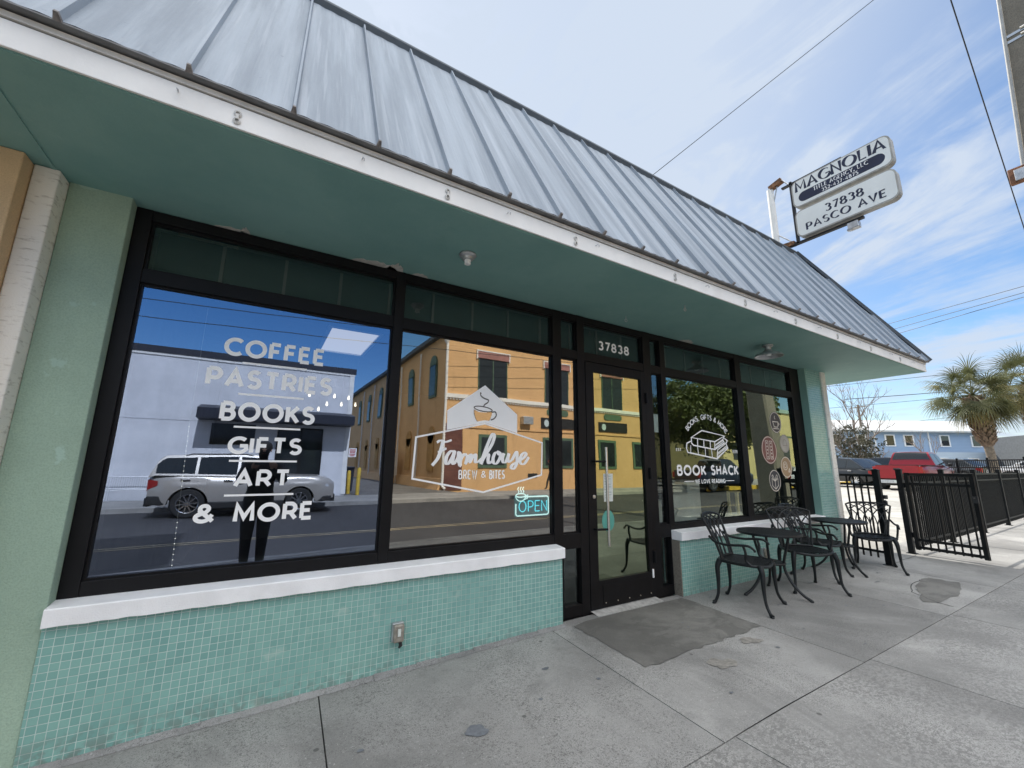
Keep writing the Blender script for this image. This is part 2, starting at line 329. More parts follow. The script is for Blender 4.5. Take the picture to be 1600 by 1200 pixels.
# ------------------------------------------------------------------ mesh builder and scene helpers
def wpos(o):
    p = Vector((0, 0, 0))
    while o is not None:
        p += o.location; o = o.parent
    return p
class MB:
    def __init__(s): s.v = []; s.f = []; s.mi = []
    def add(s, vs, fs, mi=0):
        b = len(s.v); s.v += [tuple(v) for v in vs]
        s.f += [tuple(b + i for i in f) for f in fs]; s.mi += [mi] * len(fs); return s
    def box(s, x0, x1, y0, y1, z0, z1, mi=0):
        return s.add([(x0, y0, z0), (x1, y0, z0), (x1, y1, z0), (x0, y1, z0), (x0, y0, z1), (x1, y0, z1), (x1, y1, z1), (x0, y1, z1)],
                     [(0, 3, 2, 1), (4, 5, 6, 7), (0, 1, 5, 4), (1, 2, 6, 5), (2, 3, 7, 6), (3, 0, 4, 7)], mi)
    def bar(s, p, q, w, h, up=(0, 0, 1), mi=0):
        p, q = Vector(p), Vector(q); d = (q - p).normalized(); u = Vector(up)
        if abs(d.dot(u)) > .99: u = Vector((0, 1, 0))
        r = d.cross(u).normalized() * (w / 2); u = r.cross(d).normalized() * (h / 2)
        vs = [p - r - u, p + r - u, p + r + u, p - r + u, q - r - u, q + r - u, q + r + u, q - r + u]
        return s.add(vs, [(0, 1, 2, 3), (7, 6, 5, 4), (0, 4, 5, 1), (1, 5, 6, 2), (2, 6, 7, 3), (3, 7, 4, 0)], mi)
    def quad(s, a, b, c, d, mi=0): return s.add([a, b, c, d], [(0, 1, 2, 3)], mi)
    def poly(s, pts, mi=0): return s.add(pts, [tuple(range(len(pts)))], mi)
    def tube(s, pts, r, n=8, mi=0, caps=True, closed=False):
        pts = [Vector(p) for p in pts]; m = len(pts)
        rs = r if isinstance(r, (list, tuple)) else [r] * m
        vs = []; prev = None
        for i, p in enumerate(pts):
            a = pts[(i - 1) % m] if (closed or i > 0) else p; b = pts[(i + 1) % m] if (closed or i < m - 1) else p
            d = (b - a).normalized()
            if prev is None:
                ref = Vector((0, 0, 1)) if abs(d.z) < .9 else Vector((1, 0, 0)); x = d.cross(ref).normalized()
            else:
                x = prev - d * prev.dot(d); x = x.normalized() if x.length > 1e-6 else d.orthogonal().normalized()
            prev = x; y = d.cross(x)
            for k in range(n):
                t = 2 * PI * k / n; vs.append(p + (x * math.cos(t) + y * math.sin(t)) * rs[i])
        fs = []
        for i in range(m if closed else m - 1):
            for k in range(n):
                a = i * n + k; b = i * n + (k + 1) % n; c = ((i + 1) % m) * n + (k + 1) % n; d = ((i + 1) % m) * n + k
                fs.append((a, b, c, d))
        if caps and not closed: fs += [tuple(range(n - 1, -1, -1)), tuple((m - 1) * n + k for k in range(n))]
        return s.add(vs, fs, mi)
    def lathe(s, prof, n=24, c=(0, 0, 0), mi=0, ax='z', close=False):
        vs = []
        for r, h in prof:
            for k in range(n):
                t = 2 * PI * k / n; x, y = r * math.cos(t), r * math.sin(t)
                vs.append((c[0] + x, c[1] + y, c[2] + h) if ax == 'z' else (c[0] + x, c[1] + h, c[2] + y) if ax == 'y' else (c[0] + h, c[1] + x, c[2] + y))
        fs = []
        for i in range(len(prof) - 1):
            for k in range(n):
                fs.append((i * n + k, i * n + (k + 1) % n, (i + 1) * n + (k + 1) % n, (i + 1) * n + k))
        if prof[0][0] > 1e-5 and not close: fs.append(tuple(range(n - 1, -1, -1)))
        if prof[-1][0] > 1e-5 and not close: fs.append(tuple((len(prof) - 1) * n + k for k in range(n)))
        return s.add(vs, fs, mi)
    def prism(s, pts, a, b, f, mi=0):
        """extrude 2-D outline pts from depth a to b; f(u,v,d) -> xyz"""
        n = len(pts); vs = [f(u, v, a) for u, v in pts] + [f(u, v, b) for u, v in pts]
        fs = [tuple(range(n)), tuple(range(2 * n - 1, n - 1, -1))] + [(i, i + n, (i + 1) % n + n, (i + 1) % n) for i in range(n)]
        return s.add(vs, fs, mi)
    def build(s, name, mat, parent=None, smooth=False, bevel=0., fixn=True, loc=None):
        me = bpy.data.meshes.new(name)
        off = wpos(parent) if parent is not None else Vector((0, 0, 0))
        if loc is not None: off = off + Vector(loc)
        me.from_pydata([(x - off.x, y - off.y, z - off.z) for x, y, z in s.v], [], s.f)
        for m_ in (mat if isinstance(mat, (list, tuple)) else [mat]): me.materials.append(m_)
        me.polygons.foreach_set('material_index', s.mi)
        if fixn:
            bm = bmesh.new(); bm.from_mesh(me); bmesh.ops.recalc_face_normals(bm, faces=bm.faces); bm.to_mesh(me); bm.free()
        if smooth:
            me.polygons.foreach_set('use_smooth', [True] * len(me.polygons))
            if smooth != 'all': me.set_sharp_from_angle(angle=math.radians(40))
        me.update()
        o = bpy.data.objects.new(name, me); COL.objects.link(o)
        if parent is not None: o.parent = parent
        if loc is not None: o.location = loc
        if bevel:
            b = o.modifiers.new('bevel', 'BEVEL'); b.width = bevel; b.segments = 2; b.limit_method = 'ANGLE'
        return o
def tag(o, label, cat, group=None):
    o['label'] = label; o['category'] = cat
    if group: o['group'] = group
    return o
def thing(name, label, cat, loc=(0, 0, 0), group=None):
    o = bpy.data.objects.new(name, None); COL.objects.link(o); o.location = loc; o.empty_display_size = .2
    return tag(o, label, cat, group)
def struct(o): o['kind'] = 'structure'; return o
def copy_tree(o, parent=None):
    c = o.copy(); COL.objects.link(c)
    if parent is not None: c.parent = parent
    for ch in list(o.children): copy_tree(ch, c)
    return c
def place(o, loc, rz=0.): o.location = loc; o.rotation_euler = (0, 0, rz); return o

# ------------------------------------------------------------------ lettering: stroke skeletons
def arc(cx, cy, rx, ry, a0, a1, n=14):
    return [(cx + rx * math.cos(math.radians(a0 + (a1 - a0) * i / n)), cy + ry * math.sin(math.radians(a0 + (a1 - a0) * i / n))) for i in range(n + 1)]
G = {
 'A': (.80, [[(0, 0), (.40, 1), (.80, 0)], [(.15, .30), (.65, .30)]]),
 'B': (.62, [[(0, 0), (0, 1)], [(0, 1), (.30, 1)] + arc(.33, .77, .22, .23, 88, -88) + [(0, .54)], [(0, .54), (.34, .54)] + arc(.37, .27, .25, .27, 88, -88) + [(0, 0)]]),
 'C': (.80, [arc(.50, .5, .50, .5, 48, 312, 24)]),
 'D': (.72, [[(0, 0), (0, 1)], [(0, 1), (.25, 1)] + arc(.27, .5, .45, .5, 88, -88, 20) + [(0, 0)]]),
 'E': (.56, [[(0, 0), (0, 1)], [(0, 1), (.54, 1)], [(0, .52), (.47, .52)], [(0, 0), (.56, 0)]]),
 'F': (.54, [[(0, 0), (0, 1)], [(0, 1), (.54, 1)], [(0, .50), (.47, .50)]]),
 'G': (.84, [arc(.50, .5, .50, .5, 48, 330, 24) + [(.90, .46), (.56, .46)]]),
 'H': (.68, [[(0, 0), (0, 1)], [(.68, 0), (.68, 1)], [(0, .52), (.68, .52)]]),
 'I': (.0, [[(0, 0), (0, 1)]]),
 'K': (.64, [[(0, 0), (0, 1)], [(.62, 1), (.02, .38)], [(.20, .57), (.64, 0)]]),
 'L': (.52, [[(0, 1), (0, 0), (.52, 0)]]),
 'M': (.88, [[(0, 0), (.04, 1), (.44, .22), (.84, 1), (.88, 0)]]),
 'N': (.70, [[(0, 0), (0, 1), (.70, 0), (.70, 1)]]),
 'O': (1.0, [arc(.5, .5, .5, .5, 90, 450, 32)]),
 'P': (.60, [[(0, 0), (0, 1)], [(0, 1), (.32, 1)] + arc(.32, .71, .28, .29, 88, -88) + [(0, .42)]]),
 'R': (.62, [[(0, 0), (0, 1)], [(0, 1), (.32, 1)] + arc(.32, .71, .28, .29, 88, -88) + [(0, .42)], [(.34, .42), (.64, 0)]]),
 'S': (.58, [arc(.29, .755, .27, .245, 35, 250, 14)[:-1] + arc(.29, .26, .29, .26, 80, -150, 16)]),
 'T': (.66, [[(0, 1), (.66, 1)], [(.33, 1), (.33, 0)]]),
 'V': (.74, [[(0, 1), (.37, 0), (.74, 1)]]),
 'W': (1.06, [[(0, 1), (.28, 0), (.53, .92), (.78, 0), (1.06, 1)]]),
 'Y': (.70, [[(0, 1), (.35, .45), (.70, 1)], [(.35, .45), (.35, 0)]]),
 '&': (.74, [[(.74, .0), (.17, .68)] + arc(.34, .80, .18, .20, 205, -25, 12) + [(.42, .58), (.12, .42)] + arc(.29, .25, .29, .25, 130, 330, 12) + [(.70, .42)]]),
 '0': (.6, [arc(.3, .5, .3, .5, 90, 450, 24)]), '1': (.2, [[(0, .84), (.2, 1), (.2, 0)]]),
 '2': (.56, [arc(.28, .72, .27, .28, 160, -25, 12) + [(.02, 0), (.58, 0)]]),
 '3': (.56, [arc(.26, .76, .24, .24, 150, -85, 12), arc(.26, .27, .28, .27, 85, -150, 14)]),
 '4': (.62, [[(.46, 0), (.46, 1), (0, .28), (.64, .28)]]),
 '5': (.56, [[(.50, 1), (.10, 1), (.06, .58)] + arc(.26, .31, .29, .31, 118, -150, 14)]),
 '7': (.54, [[(0, 1), (.54, 1), (.18, 0)]]),
 '8': (.58, [arc(.29, .76, .24, .24, -90, 270, 20), arc(.29, .26, .29, .26, 90, 450, 20)]),
 '9': (.58, [arc(.29, .70, .28, .30, -60, 300, 20), [(.57, .66), (.30, 0)]]),
 '.': (.0, [[(0, 0), (0, .10)]]), ',': (.05, [[(.05, .1), (0, -.15)]]), '-': (.3, [[(0, .42), (.3, .42)]]), ' ': (.35, []),
}
def ribbon(mb, pts, wf, f, d0, d1, mi=0):
    """flat stroke of width wf(direction) swept along pts (2-D), mapped by f(u, v, depth), from depth d0 (back) to d1 (front)"""
    P = [Vector(p) for p in pts]; Q = [P[0]]
    for p in P[1:]:
        if (p - Q[-1]).length > 1e-5: Q.append(p)
    P = Q; n = len(P)
    if n < 2: return
    closed = n > 4 and (P[0] - P[-1]).length < 1e-3
    if closed: P = P[:-1]; n -= 1
    L, R = [], []
    for i in range(n):
        a = P[i] - P[i - 1] if (i > 0 or closed) else P[1] - P[0]
        b = P[(i + 1) % n] - P[i] if (i < n - 1 or closed) else P[i] - P[i - 1]
        a = a.normalized(); b = b.normalized()
        na, nb = Vector((-a.y, a.x)), Vector((-b.y, b.x)); m = na + nb
        m = m.normalized() if m.length > .2 else na
        k = min(1 / max(m.dot(na), .05), 2.2)
        t = (a + b); t = t.normalized() if t.length > .1 else a
        w = wf(t) / 2 * k
        L.append(P[i] + m * w); R.append(P[i] - m * w)
    e_ = 4e-6
    vs = [f(p.x, p.y, d1 + i * e_) for i, p in enumerate(L)] + [f(p.x, p.y, d1 + i * e_) for i, p in enumerate(R)] + [f(p.x, p.y, d0) for p in L] + [f(p.x, p.y, d0) for p in R]
    fs = []
    for i in range(n if closed else n - 1):
        j = (i + 1) % n
        fs += [(i, j, n + j, n + i), (i, 2 * n + i, 2 * n + j, j), (n + i, n + j, 3 * n + j, 3 * n + i)]
    if not closed: fs += [(0, n, 3 * n, 2 * n), (n - 1, 3 * n - 1, 4 * n - 1, 2 * n - 1)]
    mb.add(vs, fs, mi)
def text(mb, s, u0, u1, v0, v1, f, w=.19, gap=.24, d0=0., d1=.0008, mi=0, nib=None, serif=0., step=.00012):
    """letters of s fitted into the rectangle u0..u1 x v0..v1"""
    h = v1 - v0; adv = []; x = 0.
    for ch in s:
        adv.append(x); x += G[ch][0] + gap + (w if ch != ' ' else 0)
    tot = x - gap; k = (u1 - u0) / tot; q = 0
    hh = h - w * h
    for ch, a in zip(s, adv):
        for st in G[ch][1]:
            pts = [(u0 + (a + w / 2 + px) * k, v0 + w * h / 2 + py * hh) for px, py in st]
            if nib is None: wf = lambda t: w * h
            else: wf = lambda t: h * (nib[0] + (nib[1] - nib[0]) * abs(t.x * math.sin(math.radians(-25)) - t.y * math.cos(math.radians(-25))) ** 1.5)
            e = q * step; ribbon(mb, pts, wf, f, d0, d1 + e, mi); q += 1
            if serif:
                for pe, pn in ((pts[0], pts[1]), (pts[-1], pts[-2])):
                    if abs(pe[1] - pn[1]) > .3 * abs(pe[0] - pn[0]) and len(st) < 6 and (abs(pe[1] - v0) < .2 * h or abs(pe[1] - v1) < .2 * h):
                        ribbon(mb, [(pe[0] - serif * h, pe[1]), (pe[0] + serif * h, pe[1])], lambda t: .05 * h, f, d0, d1 + q * step, mi); q += 1

# ------------------------------------------------------------------ the setting: ground
def zs(x): return max(-.13, min(0., .024 * (x - 2.7)))
def sheet(name, mat, x0, x1, y0, y1, z, nx=1, zf=None):
    m = MB(); xs = [x0 + (x1 - x0) * i / nx for i in range(nx + 1)]
    for a, b in zip(xs, xs[1:]):
        m.quad((a, y0, z + (zf(a) if zf else 0)), (b, y0, z + (zf(b) if zf else 0)), (b, y1, z + (zf(b) if zf else 0)), (a, y1, z + (zf(a) if zf else 0)))
    return struct(m.build(name, mat, fixn=False))
sheet('terrain', M['earth'], -900, 900, -900, 900, -.42)
JX = [-13.0, -11.2, -9.3, -7.4, -5.6, -3.7, -1.42, .47, 2.29, 4.0, 5.87, 7.75, 9.62, 11.5, 13.4, 15.3, 17.2, 19.1, 21, 23, 25, 27, 29, 31, 33, 35, 37, 39, 41, 43, 45]
def slabs(name, mat, ya, yb, th=.11, g=.004, jit=0.):
    m = MB(); r_ = random.Random(name)
    for a, b in zip(JX, JX[1:]):
        f_start = len(m.mi)
        # joints lean very slightly, as poured
        a0, a1, b0, b1 = a + g, a + g - jit, b - g, b - g - jit
        n = 6
        xs0 = [a0 + (b0 - a0) * i / n for i in range(n + 1)]; xs1 = [a1 + (b1 - a1) * i / n for i in range(n + 1)]
        for i in range(n):
            m.quad((xs1[i], ya, zs(xs1[i])), (xs1[i + 1], ya, zs(xs1[i + 1])), (xs0[i + 1], yb, zs(xs0[i + 1])), (xs0[i], yb, zs(xs0[i])))
        for (x0, x1) in ((a0, a1), (b0, b1)):
            m.quad((x0, yb, zs(x0)), (x1, ya, zs(x1)), (x1, ya, zs(x1) - .02), (x0, yb, zs(x0) - .02))
        m.quad((a1, ya, zs(a1)), (b1, ya, zs(b1)), (b1, ya, zs(b1) - .02), (a1, ya, zs(a1) - .02))
        m.quad((a0, yb, zs(a0)), (b0, yb, zs(b0)), (b0, yb, zs(b0) - .02), (a0, yb, zs(a0) - .02))
        q_ = r_.randrange(3)
        for i in range(f_start, len(m.mi)): m.mi[i] = q_
    return struct(m.build(name, mat))
slabs('sidewalk', [M['walk_in%d' % i] for i in range(3)], -1.722, -.02, jit=.09)
slabs('sidewalk_outer_strip', [M['walk_out%d' % i] for i in range(3)], -4.28, -1.729, jit=-.03)
sheet('sidewalk_joint_bed', M['joint'], -13, 45, -4.29, .3, -.014, 40, zs)
kb = MB()
for i in range(40):
    a = -13 + 58 * i / 40; b = -13 + 58 * (i + 1) / 40
    kb.add([(a, -4.45, zs(a)), (b, -4.45, zs(b)), (b, -4.295, zs(b)), (a, -4.295, zs(a)), (a, -4.47, -.4), (b, -4.47, -.4)], [(0, 1, 2, 3), (4, 5, 1, 0)])
struct(kb.build('kerb', M['far_walk']))
sheet('street', M['asphalt'], -90, 160, -13.65, -4.46, -.2)
for y in (-7.1, -7.30): sheet('centre_line', M['line'], -90, 25.5, y, y + .10, -.196)
kb = MB(); kb.box(-90, 24.5, -13.85, -13.65, -.4, -.06); struct(kb.build('far_kerb', M['far_walk']))
sheet('far_sidewalk', M['far_walk'], -90, 26, -16.95, -13.85, -.075)
sheet('alley', concrete('alley paving', (.20, .19, .18), .4, .5, 4.), 3.4, 8.87, -60, -16.95, -.08)
kb = MB(); kb.box(26.3, 70, -14.6, -14.3, -.4, .02); struct(kb.build('yellow_kerb', M['yellow_paint']))
sheet('far_verge', M['far_walk'], 26.3, 120, -24, -14.6, .0)
sheet('parking_lot', M['lot'], 8.06, 160, -.02, 70, -.006, 60, lambda x: max(0., min(.30, (x - 12) * .019)))
kb = MB(); kb.box(28.0, 60, 9.2, 9.45, -.1, .46); struct(kb.build('lot_kerb', M['yellow_paint']))
def blob(name, mat, cx, cy, rx, ry, seed, n=26, rot=0., irr=.25):
    r_ = random.Random(seed); ph = [r_.random() * 6.28 for _ in range(5)]; m = MB(); pts = []
    for i in range(n):
        t = 2 * PI * i / n; k = 1 + irr * (math.sin(2 * t + ph[0]) * .5 + math.sin(3 * t + ph[1]) * .4 + math.sin(5 * t + ph[2]) * .3 + math.sin(9 * t + ph[3]) * .2)
        x, y = rx * k * math.cos(t), ry * k * math.sin(t); x, y = x * math.cos(rot) - y * math.sin(rot), x * math.sin(rot) + y * math.cos(rot)
        pts.append((cx + x, cy + y, zs(cx + x) + .004))
    m.poly(pts); return struct(m.build(name, mat, fixn=False))
# smoother rectangle of newer concrete in front of the door, with a ragged edge
m = MB(); r_ = random.Random(3); edge = []
def lineto(p, q, n, j):
    for i in range(n):
        t = i / n; edge.append((p[0] + (q[0] - p[0]) * t + r_.uniform(-j, j), p[1] + (q[1] - p[1]) * t + r_.uniform(-j, j)))
lineto((2.5, -.16), (2.46, -.98), 16, .012); lineto((2.46, -.99), (3.90, -.98), 26, .016); lineto((3.93, -.97), (4.01, -.16), 16, .012); lineto((4.0, -.12), (2.52, -.12), 10, .004)
m.poly([(x, y, zs(x) + .004) for x, y in edge]); struct(m.build('door_slab', M['patch'], fixn=False))
blob('repair_patch', M['repair'], 1.155, -.965, .062, .05, 5)
blob('repair_patch', M['repair'], 1.86, -.62, .025, .018, 8)
blob('repair_patch', M['repair_brown'], 2.98, -1.22, .10, .075, 9, irr=.4)
blob('repair_patch', M['repair_brown'], 3.55, -1.10, .085, .06, 12, irr=.4)
blob('repair_patch', M['patch'], 6.95, -1.38, .62, .20, 14, rot=.1, irr=.3)
for i in range(16):
    blob('gum_spot', M['repair'], rnd.uniform(.3, 7.6), rnd.uniform(-1.68, -.35), rnd.uniform(.008, .02), rnd.uniform(.008, .016), 30 + i, 10)
for i in range(22):
    blob('gum_spot', M['repair'], rnd.uniform(4.2, 7.9), rnd.uniform(-.95, -.16), rnd.uniform(.008, .03), rnd.uniform(.005, .012), 70 + i, 10, rot=rnd.uniform(0, 3))
# hairline cracks
for pts in ([(6.2, -1.68), (6.28, -1.5), (6.5, -1.28), (6.9, -1.16), (7.4, -1.14)], [(7.9, -.64), (8.25, -.62), (8.8, -.60), (9.36, -.58)]):
    m = MB(); f_ = lambda u, v, d: (u, v, zs(u) + .003 + d)
    q = []
    for a, b in zip(pts, pts[1:]):
        for i in range(5):
            t = i / 5; q.append((a[0] + (b[0] - a[0]) * t + rnd.uniform(-.012, .012), a[1] + (b[1] - a[1]) * t + rnd.uniform(-.012, .012)))
    ribbon(m, q, lambda t: .007, f_, 0, .001); struct(m.build('crack', M['joint']))

# ------------------------------------------------------------------ the store
B = thing('storefront_building', 'sea green corner shop with long dark-framed windows under a grey metal mansard roof', 'shop building', (3.3, 0, 0))
def part(m, name, mat, parent=None, **k): return m.build(name, mat, parent or B, **k)
# walls
m = MB(); m.box(-1.13, -.85, -.09, .14, -.4, 3.0); part(m, 'stucco_pier', M['stucco_green'], bevel=.006)
m = MB()
m.box(-.85, 2.42, -.10, .14, -.4, .565)
part(m, 'tile_wall', M['tile'])
m = MB(); m.box(4.06, 7.45, -.10, .14, -.4, .575); part(m, 'tile_wall', M['tile'])
m = MB(); m.box(4.045, 4.06, -.098, 0.0, -.2, .57); part(m, 'wall_end', M['concrete_pole'])
m = MB(); m.box(7.45, 7.93, -.10, .14, -.4, 3.0); part(m, 'tile_pier', M['tile'])
m = MB(); m.box(7.425, 7.4495, -.099, .14, .60, 3.0); part(m, 'window_reveal', M['stucco_reveal'])
m = MB(); m.box(7.93, 8.08, -.125, 8.0, -.4, 3.0); part(m, 'corner_post', M['trim_white'], bevel=.008)
m = MB(); m.box(-1.13, 2.44, -.13, -.085, -.3, -.0, 0)
# cement fillet along the foot of the wall
m = MB()
for i in range(24):
    a = -1.13 + 3.57 * i / 24; b = -1.13 + 3.57 * (i + 1) / 24; h1 = .016 + .01 * rnd.random(); h2 = .016 + .01 * rnd.random()
    m.add([(a, -.135 - .02 * rnd.random(), zs(a) + .002), (b, -.135, zs(b) + .002), (b, -.101, zs(b) + h2), (a, -.101, zs(a) + h1)], [(0, 1, 2, 3)])
part(m, 'cement_fillet', M['walk_in'])
# sills (cast, slightly chipped)
def sill(x0, x1, z0, z1):
    m = MB(); n = 60; pts = []
    for i in range(n + 1):
        x = x0 + (x1 - x0) * i / n; j = rnd.uniform(-.003, .003)
        pts += [(x, -.132 + rnd.uniform(-.0015, .0015), z0 + j), (x, -.134, z1 - .006), (x, -.128, z1), (x, .01, z1 + .012), (x, .01, z0)]
    fs = []
    for i in range(n):
        for k in range(5): fs.append((i * 5 + k, i * 5 + (k + 1) % 5, i * 5 + 5 + (k + 1) % 5, i * 5 + 5 + k))
    fs += [(4, 3, 2, 1, 0), tuple(n * 5 + k for k in range(5))]
    m.add(pts, fs); return part(m, 'sill', M['white_sill'])
sill(-.849, 2.43, .562, .648); sill(4.05, 7.425, .574, .662)
# side and rear walls, inner slab roof
m = MB(); m.box(-1.13, 8.05, 7.9, 8.1, -.4, 4.4); m.box(-1.13, -.86, .142, 7.9, -.4, 4.4); part(m, 'rear_wall', M['stucco_green'])
m = MB(); m.box(7.95, 8.06, .15, 7.9, 3.02, 4.4); part(m, 'side_wall', M['stucco_green'])
m = MB(); m.box(-6, 8.14, .27, 8.1, 4.42, 4.6); part(m, 'roof_deck', M['ridge'])
# canopy underside, fascia, drip edge
ZF = 2.966
m = MB(); m.box(-6.0, 9.355, -1.058, .16, ZF, ZF + .05); m.box(8.085, 9.355, .16, 8.0, ZF, ZF + .05); sof = part(m, 'soffit', M['soffit'])
m = MB(); m.box(-6.0, 9.345, -1.05, -.965, ZF - .004, ZF - .0003); part(m, 'edge_strip', M['soffit'], sof)
m = MB(); m.bar((-1.16, -.95, ZF - .003), (-1.16, -.1, ZF - .003), .02, .008); part(m, 'joint_cover', M['soffit'], sof)
# flaked paint along the top of the window frame
for x, w_, d_ in ((-.35, .20, .03), (-.27, .06, .075), (.62, .36, .075), (.78, .14, .11), (1.0, .14, .045), (4.55, .26, .08)):
    pts = []; r_ = random.Random(int(x * 100) + 500)
    for i in range(15):
        t = i / 14; pts.append((x + w_ * (t - .5), -.002 - d_ * math.sin(PI * t) ** .7 * (.7 + .5 * r_.random())))
    pts += [(x + w_ / 2, .0), (x - w_ / 2, .0)]
    m = MB(); m.prism(pts, ZF - .0045, ZF - .001, lambda u, v, d: (u, v, d)); part(m, 'flaked_paint', pm('flaked plaster', (.52, .50, .46), .9, 0, .1, 30), sof)
m = MB(); m.box(-6.0, 9.357, -1.072, -1.0585, ZF + .001, 3.086); m.box(9.3575, 9.372, -1.072, 8.0, ZF + .001, 3.086); fas = part(m, 'fascia', M['white_paint'], bevel=.003)
m = MB()
m.box(-6, 9.378, -1.080, -1.03, 3.092, 3.118); m.box(9.345, 9.3785, -1.03, 8, 3.092, 3.118)
part(m, 'eave_moulding', pm('weathered eave board', (.66, .63, .57), .6, 0, .12, 8))
m = MB(); m.box(-6, 9.36, -1.062, -1.03, 3.0862, 3.0918); m.box(-6, 9.365, -1.068, -1.03, 3.1182, 3.124); m.box(9.35, 9.365, -1.03, 8, 3.0862, 3.124); part(m, 'shadow_gap', M['dark'])
m = MB(); m.box(-6, 9.40, -1.119, -1.03, 3.1242, 3.1315); m.box(9.36, 9.40, -1.03, 8, 3.1242, 3.1315); part(m, 'drip_edge', pm('dark drip edge', (.17, .17, .17), .5, .3, .15, 8))
CLIPM = pm('clear plastic clip', (.58, .57, .54), .3, 0, .1, 60)
for x in (-.28, .81, 1.83, 2.96, 4.05, 5.06, 6.11, 7.13, 8.21):
    m = MB()
    for dz in (.022, -.018):
        m.lathe([(.017, 0), (.017, -.006), (.008, -.011), (.008, -.002)], 14, (x, -1.0725, 3.02 + dz), ax='y')
    m.box(x - .006, x + .006, -1.088, -1.0725, 3.008, 3.034)
    part(m, 'cable_clip', CLIPM, fas)
for x in (-.51, .3, 1.24, 2.03, 3.4, 4.6, 5.6, 6.7, 7.8, 8.7):
    m = MB(); m.tube([(x, -1.073, 3.045), (x, -1.10, 3.04), (x + .006, -1.106, 3.03), (x + .008, -1.10, 3.02)], .003, 6); part(m, 'nail', M['galv'], fas)
# mansard roof
E0, E1 = Vector((0, -1.118, 3.132)), Vector((0, .10, 5.29))
slope = (E1 - E0); sl = slope.length; sd = slope.normalized(); nrm = Vector((0, -sd.z, sd.y))
def rp(x, t, h=0.): p = E0 + slope * t + nrm * h; return (x, p.y, p.z)
HX0, HX1 = 9.40, 8.15
def tmax(x): return 1.0 if x <= HX1 else max(0.0, (HX0 - x) / (HX0 - HX1))
m = MB(); xs = []
x = -6.0
while x < 9.41: xs.append(x); x += .0531
xs.append(HX1); xs.append(HX0); xs = sorted(set(round(v, 4) for v in xs if v <= HX0))
for a, b in zip(xs, xs[1:]):
    # shallow stiffening ribs pressed into every pan
    def rib(v): return .0035 * (1 if abs(((v + .05) / .425 % 1) * 4 % 1 - .5) < .13 else 0)
    m.quad(rp(a, 0, rib(a)), rp(b, 0, rib(b)), rp(b, tmax(b), rib(b)), rp(a, tmax(a), rib(a)))
k = -14
while True:
    x = -.05 + .425 * k; k += 1
    if x > 9.3: break
    t1 = tmax(x); h = .030; w0, w1 = .013, .006
    m.add([rp(x - w0, 0, -.002), rp(x + w0, 0, -.002), rp(x + w1, 0, h), rp(x - w1, 0, h), rp(x - w0, t1, -.002), rp(x + w0, t1, -.002), rp(x + w1, t1, h), rp(x - w1, t1, h)],
          [(0, 1, 2, 3), (0, 4, 5, 1), (1, 5, 6, 2), (2, 6, 7, 3), (3, 7, 4, 0)])
# right hip slope
m.quad((HX0, -1.118, 3.132), (HX0, 8, 3.132), (HX1, 8, 5.29), (HX1, .10, 5.29))
for i in range(18):
    y = -.7 + .425 * i; t1 = min(1, (y + 1.118) / 1.218)
    m.bar((HX0, y, 3.15), (HX0 - 1.25 * t1, y, 3.15 + 2.158 * t1), .02, .05)
roof = part(m, 'roof', M['roof'], fixn=True)
CAPM = pm('rusted cap', (.22, .20, .19), .8, 0, .4, 40)
k = -14
while True:                                      # little folded end caps at the eave
    x = -.05 + .425 * k; k += 1
    if x > 9.3: break
    m = MB(); m.add([rp(x - .014, -.003, -.003), rp(x + .014, -.003, -.003), rp(x + .007, -.003, .033), rp(x - .007, -.003, .033), rp(x - .014, .003, -.003), rp(x + .014, .003, -.003), rp(x + .007, .003, .033), rp(x - .007, .003, .033)],
          [(0, 1, 2, 3), (1, 5, 6, 2), (2, 6, 7, 3), (3, 7, 4, 0)])
    part(m, 'seam_cap', CAPM, roof)
m = MB()
m.add([(-6, .075, 5.245), (8.16, .075, 5.245), (8.16, .055, 5.30), (-6, .055, 5.30), (-6, .09, 5.36), (8.16, .09, 5.36), (-6, .27, 5.36), (8.16, .27, 5.36), (-6, .27, 4.6), (8.16, .27, 4.6)],
      [(0, 1, 2, 3), (3, 2, 5, 4), (4, 5, 7, 6), (6, 7, 9, 8), (1, 9, 7, 5, 2)])
m.bar((9.405, -1.125, 3.15), (8.15, .09, 5.32), .07, .05)
part(m, 'ridge_cap', M['ridge'], roof)
# tan neighbour bay and its cracked white moulding share the canopy
NB = thing('neighbouring_building', 'tan stucco building at the left edge with a cracked white moulding', 'building', (-3, 0, 0))
m = MB(); m.box(-1.235, -1.131, -.205, .3, -.4, ZF - .002); part(m, 'moulding', M['trim_white'], NB, bevel=.008)
m = MB(); m.box(-1.42, -1.237, -.30, .3, -.4, ZF - .002); m.box(-9, -1.43, -.12, .3, -.4, ZF - .002); part(m, 'front_wall', M['stucco_tan'], NB, bevel=.006)
m = MB(); m.box(-12, -.62, 1.2, 8, 3.1, 10.4); part(m, 'upper_storey', M['stucco_tan'], NB)

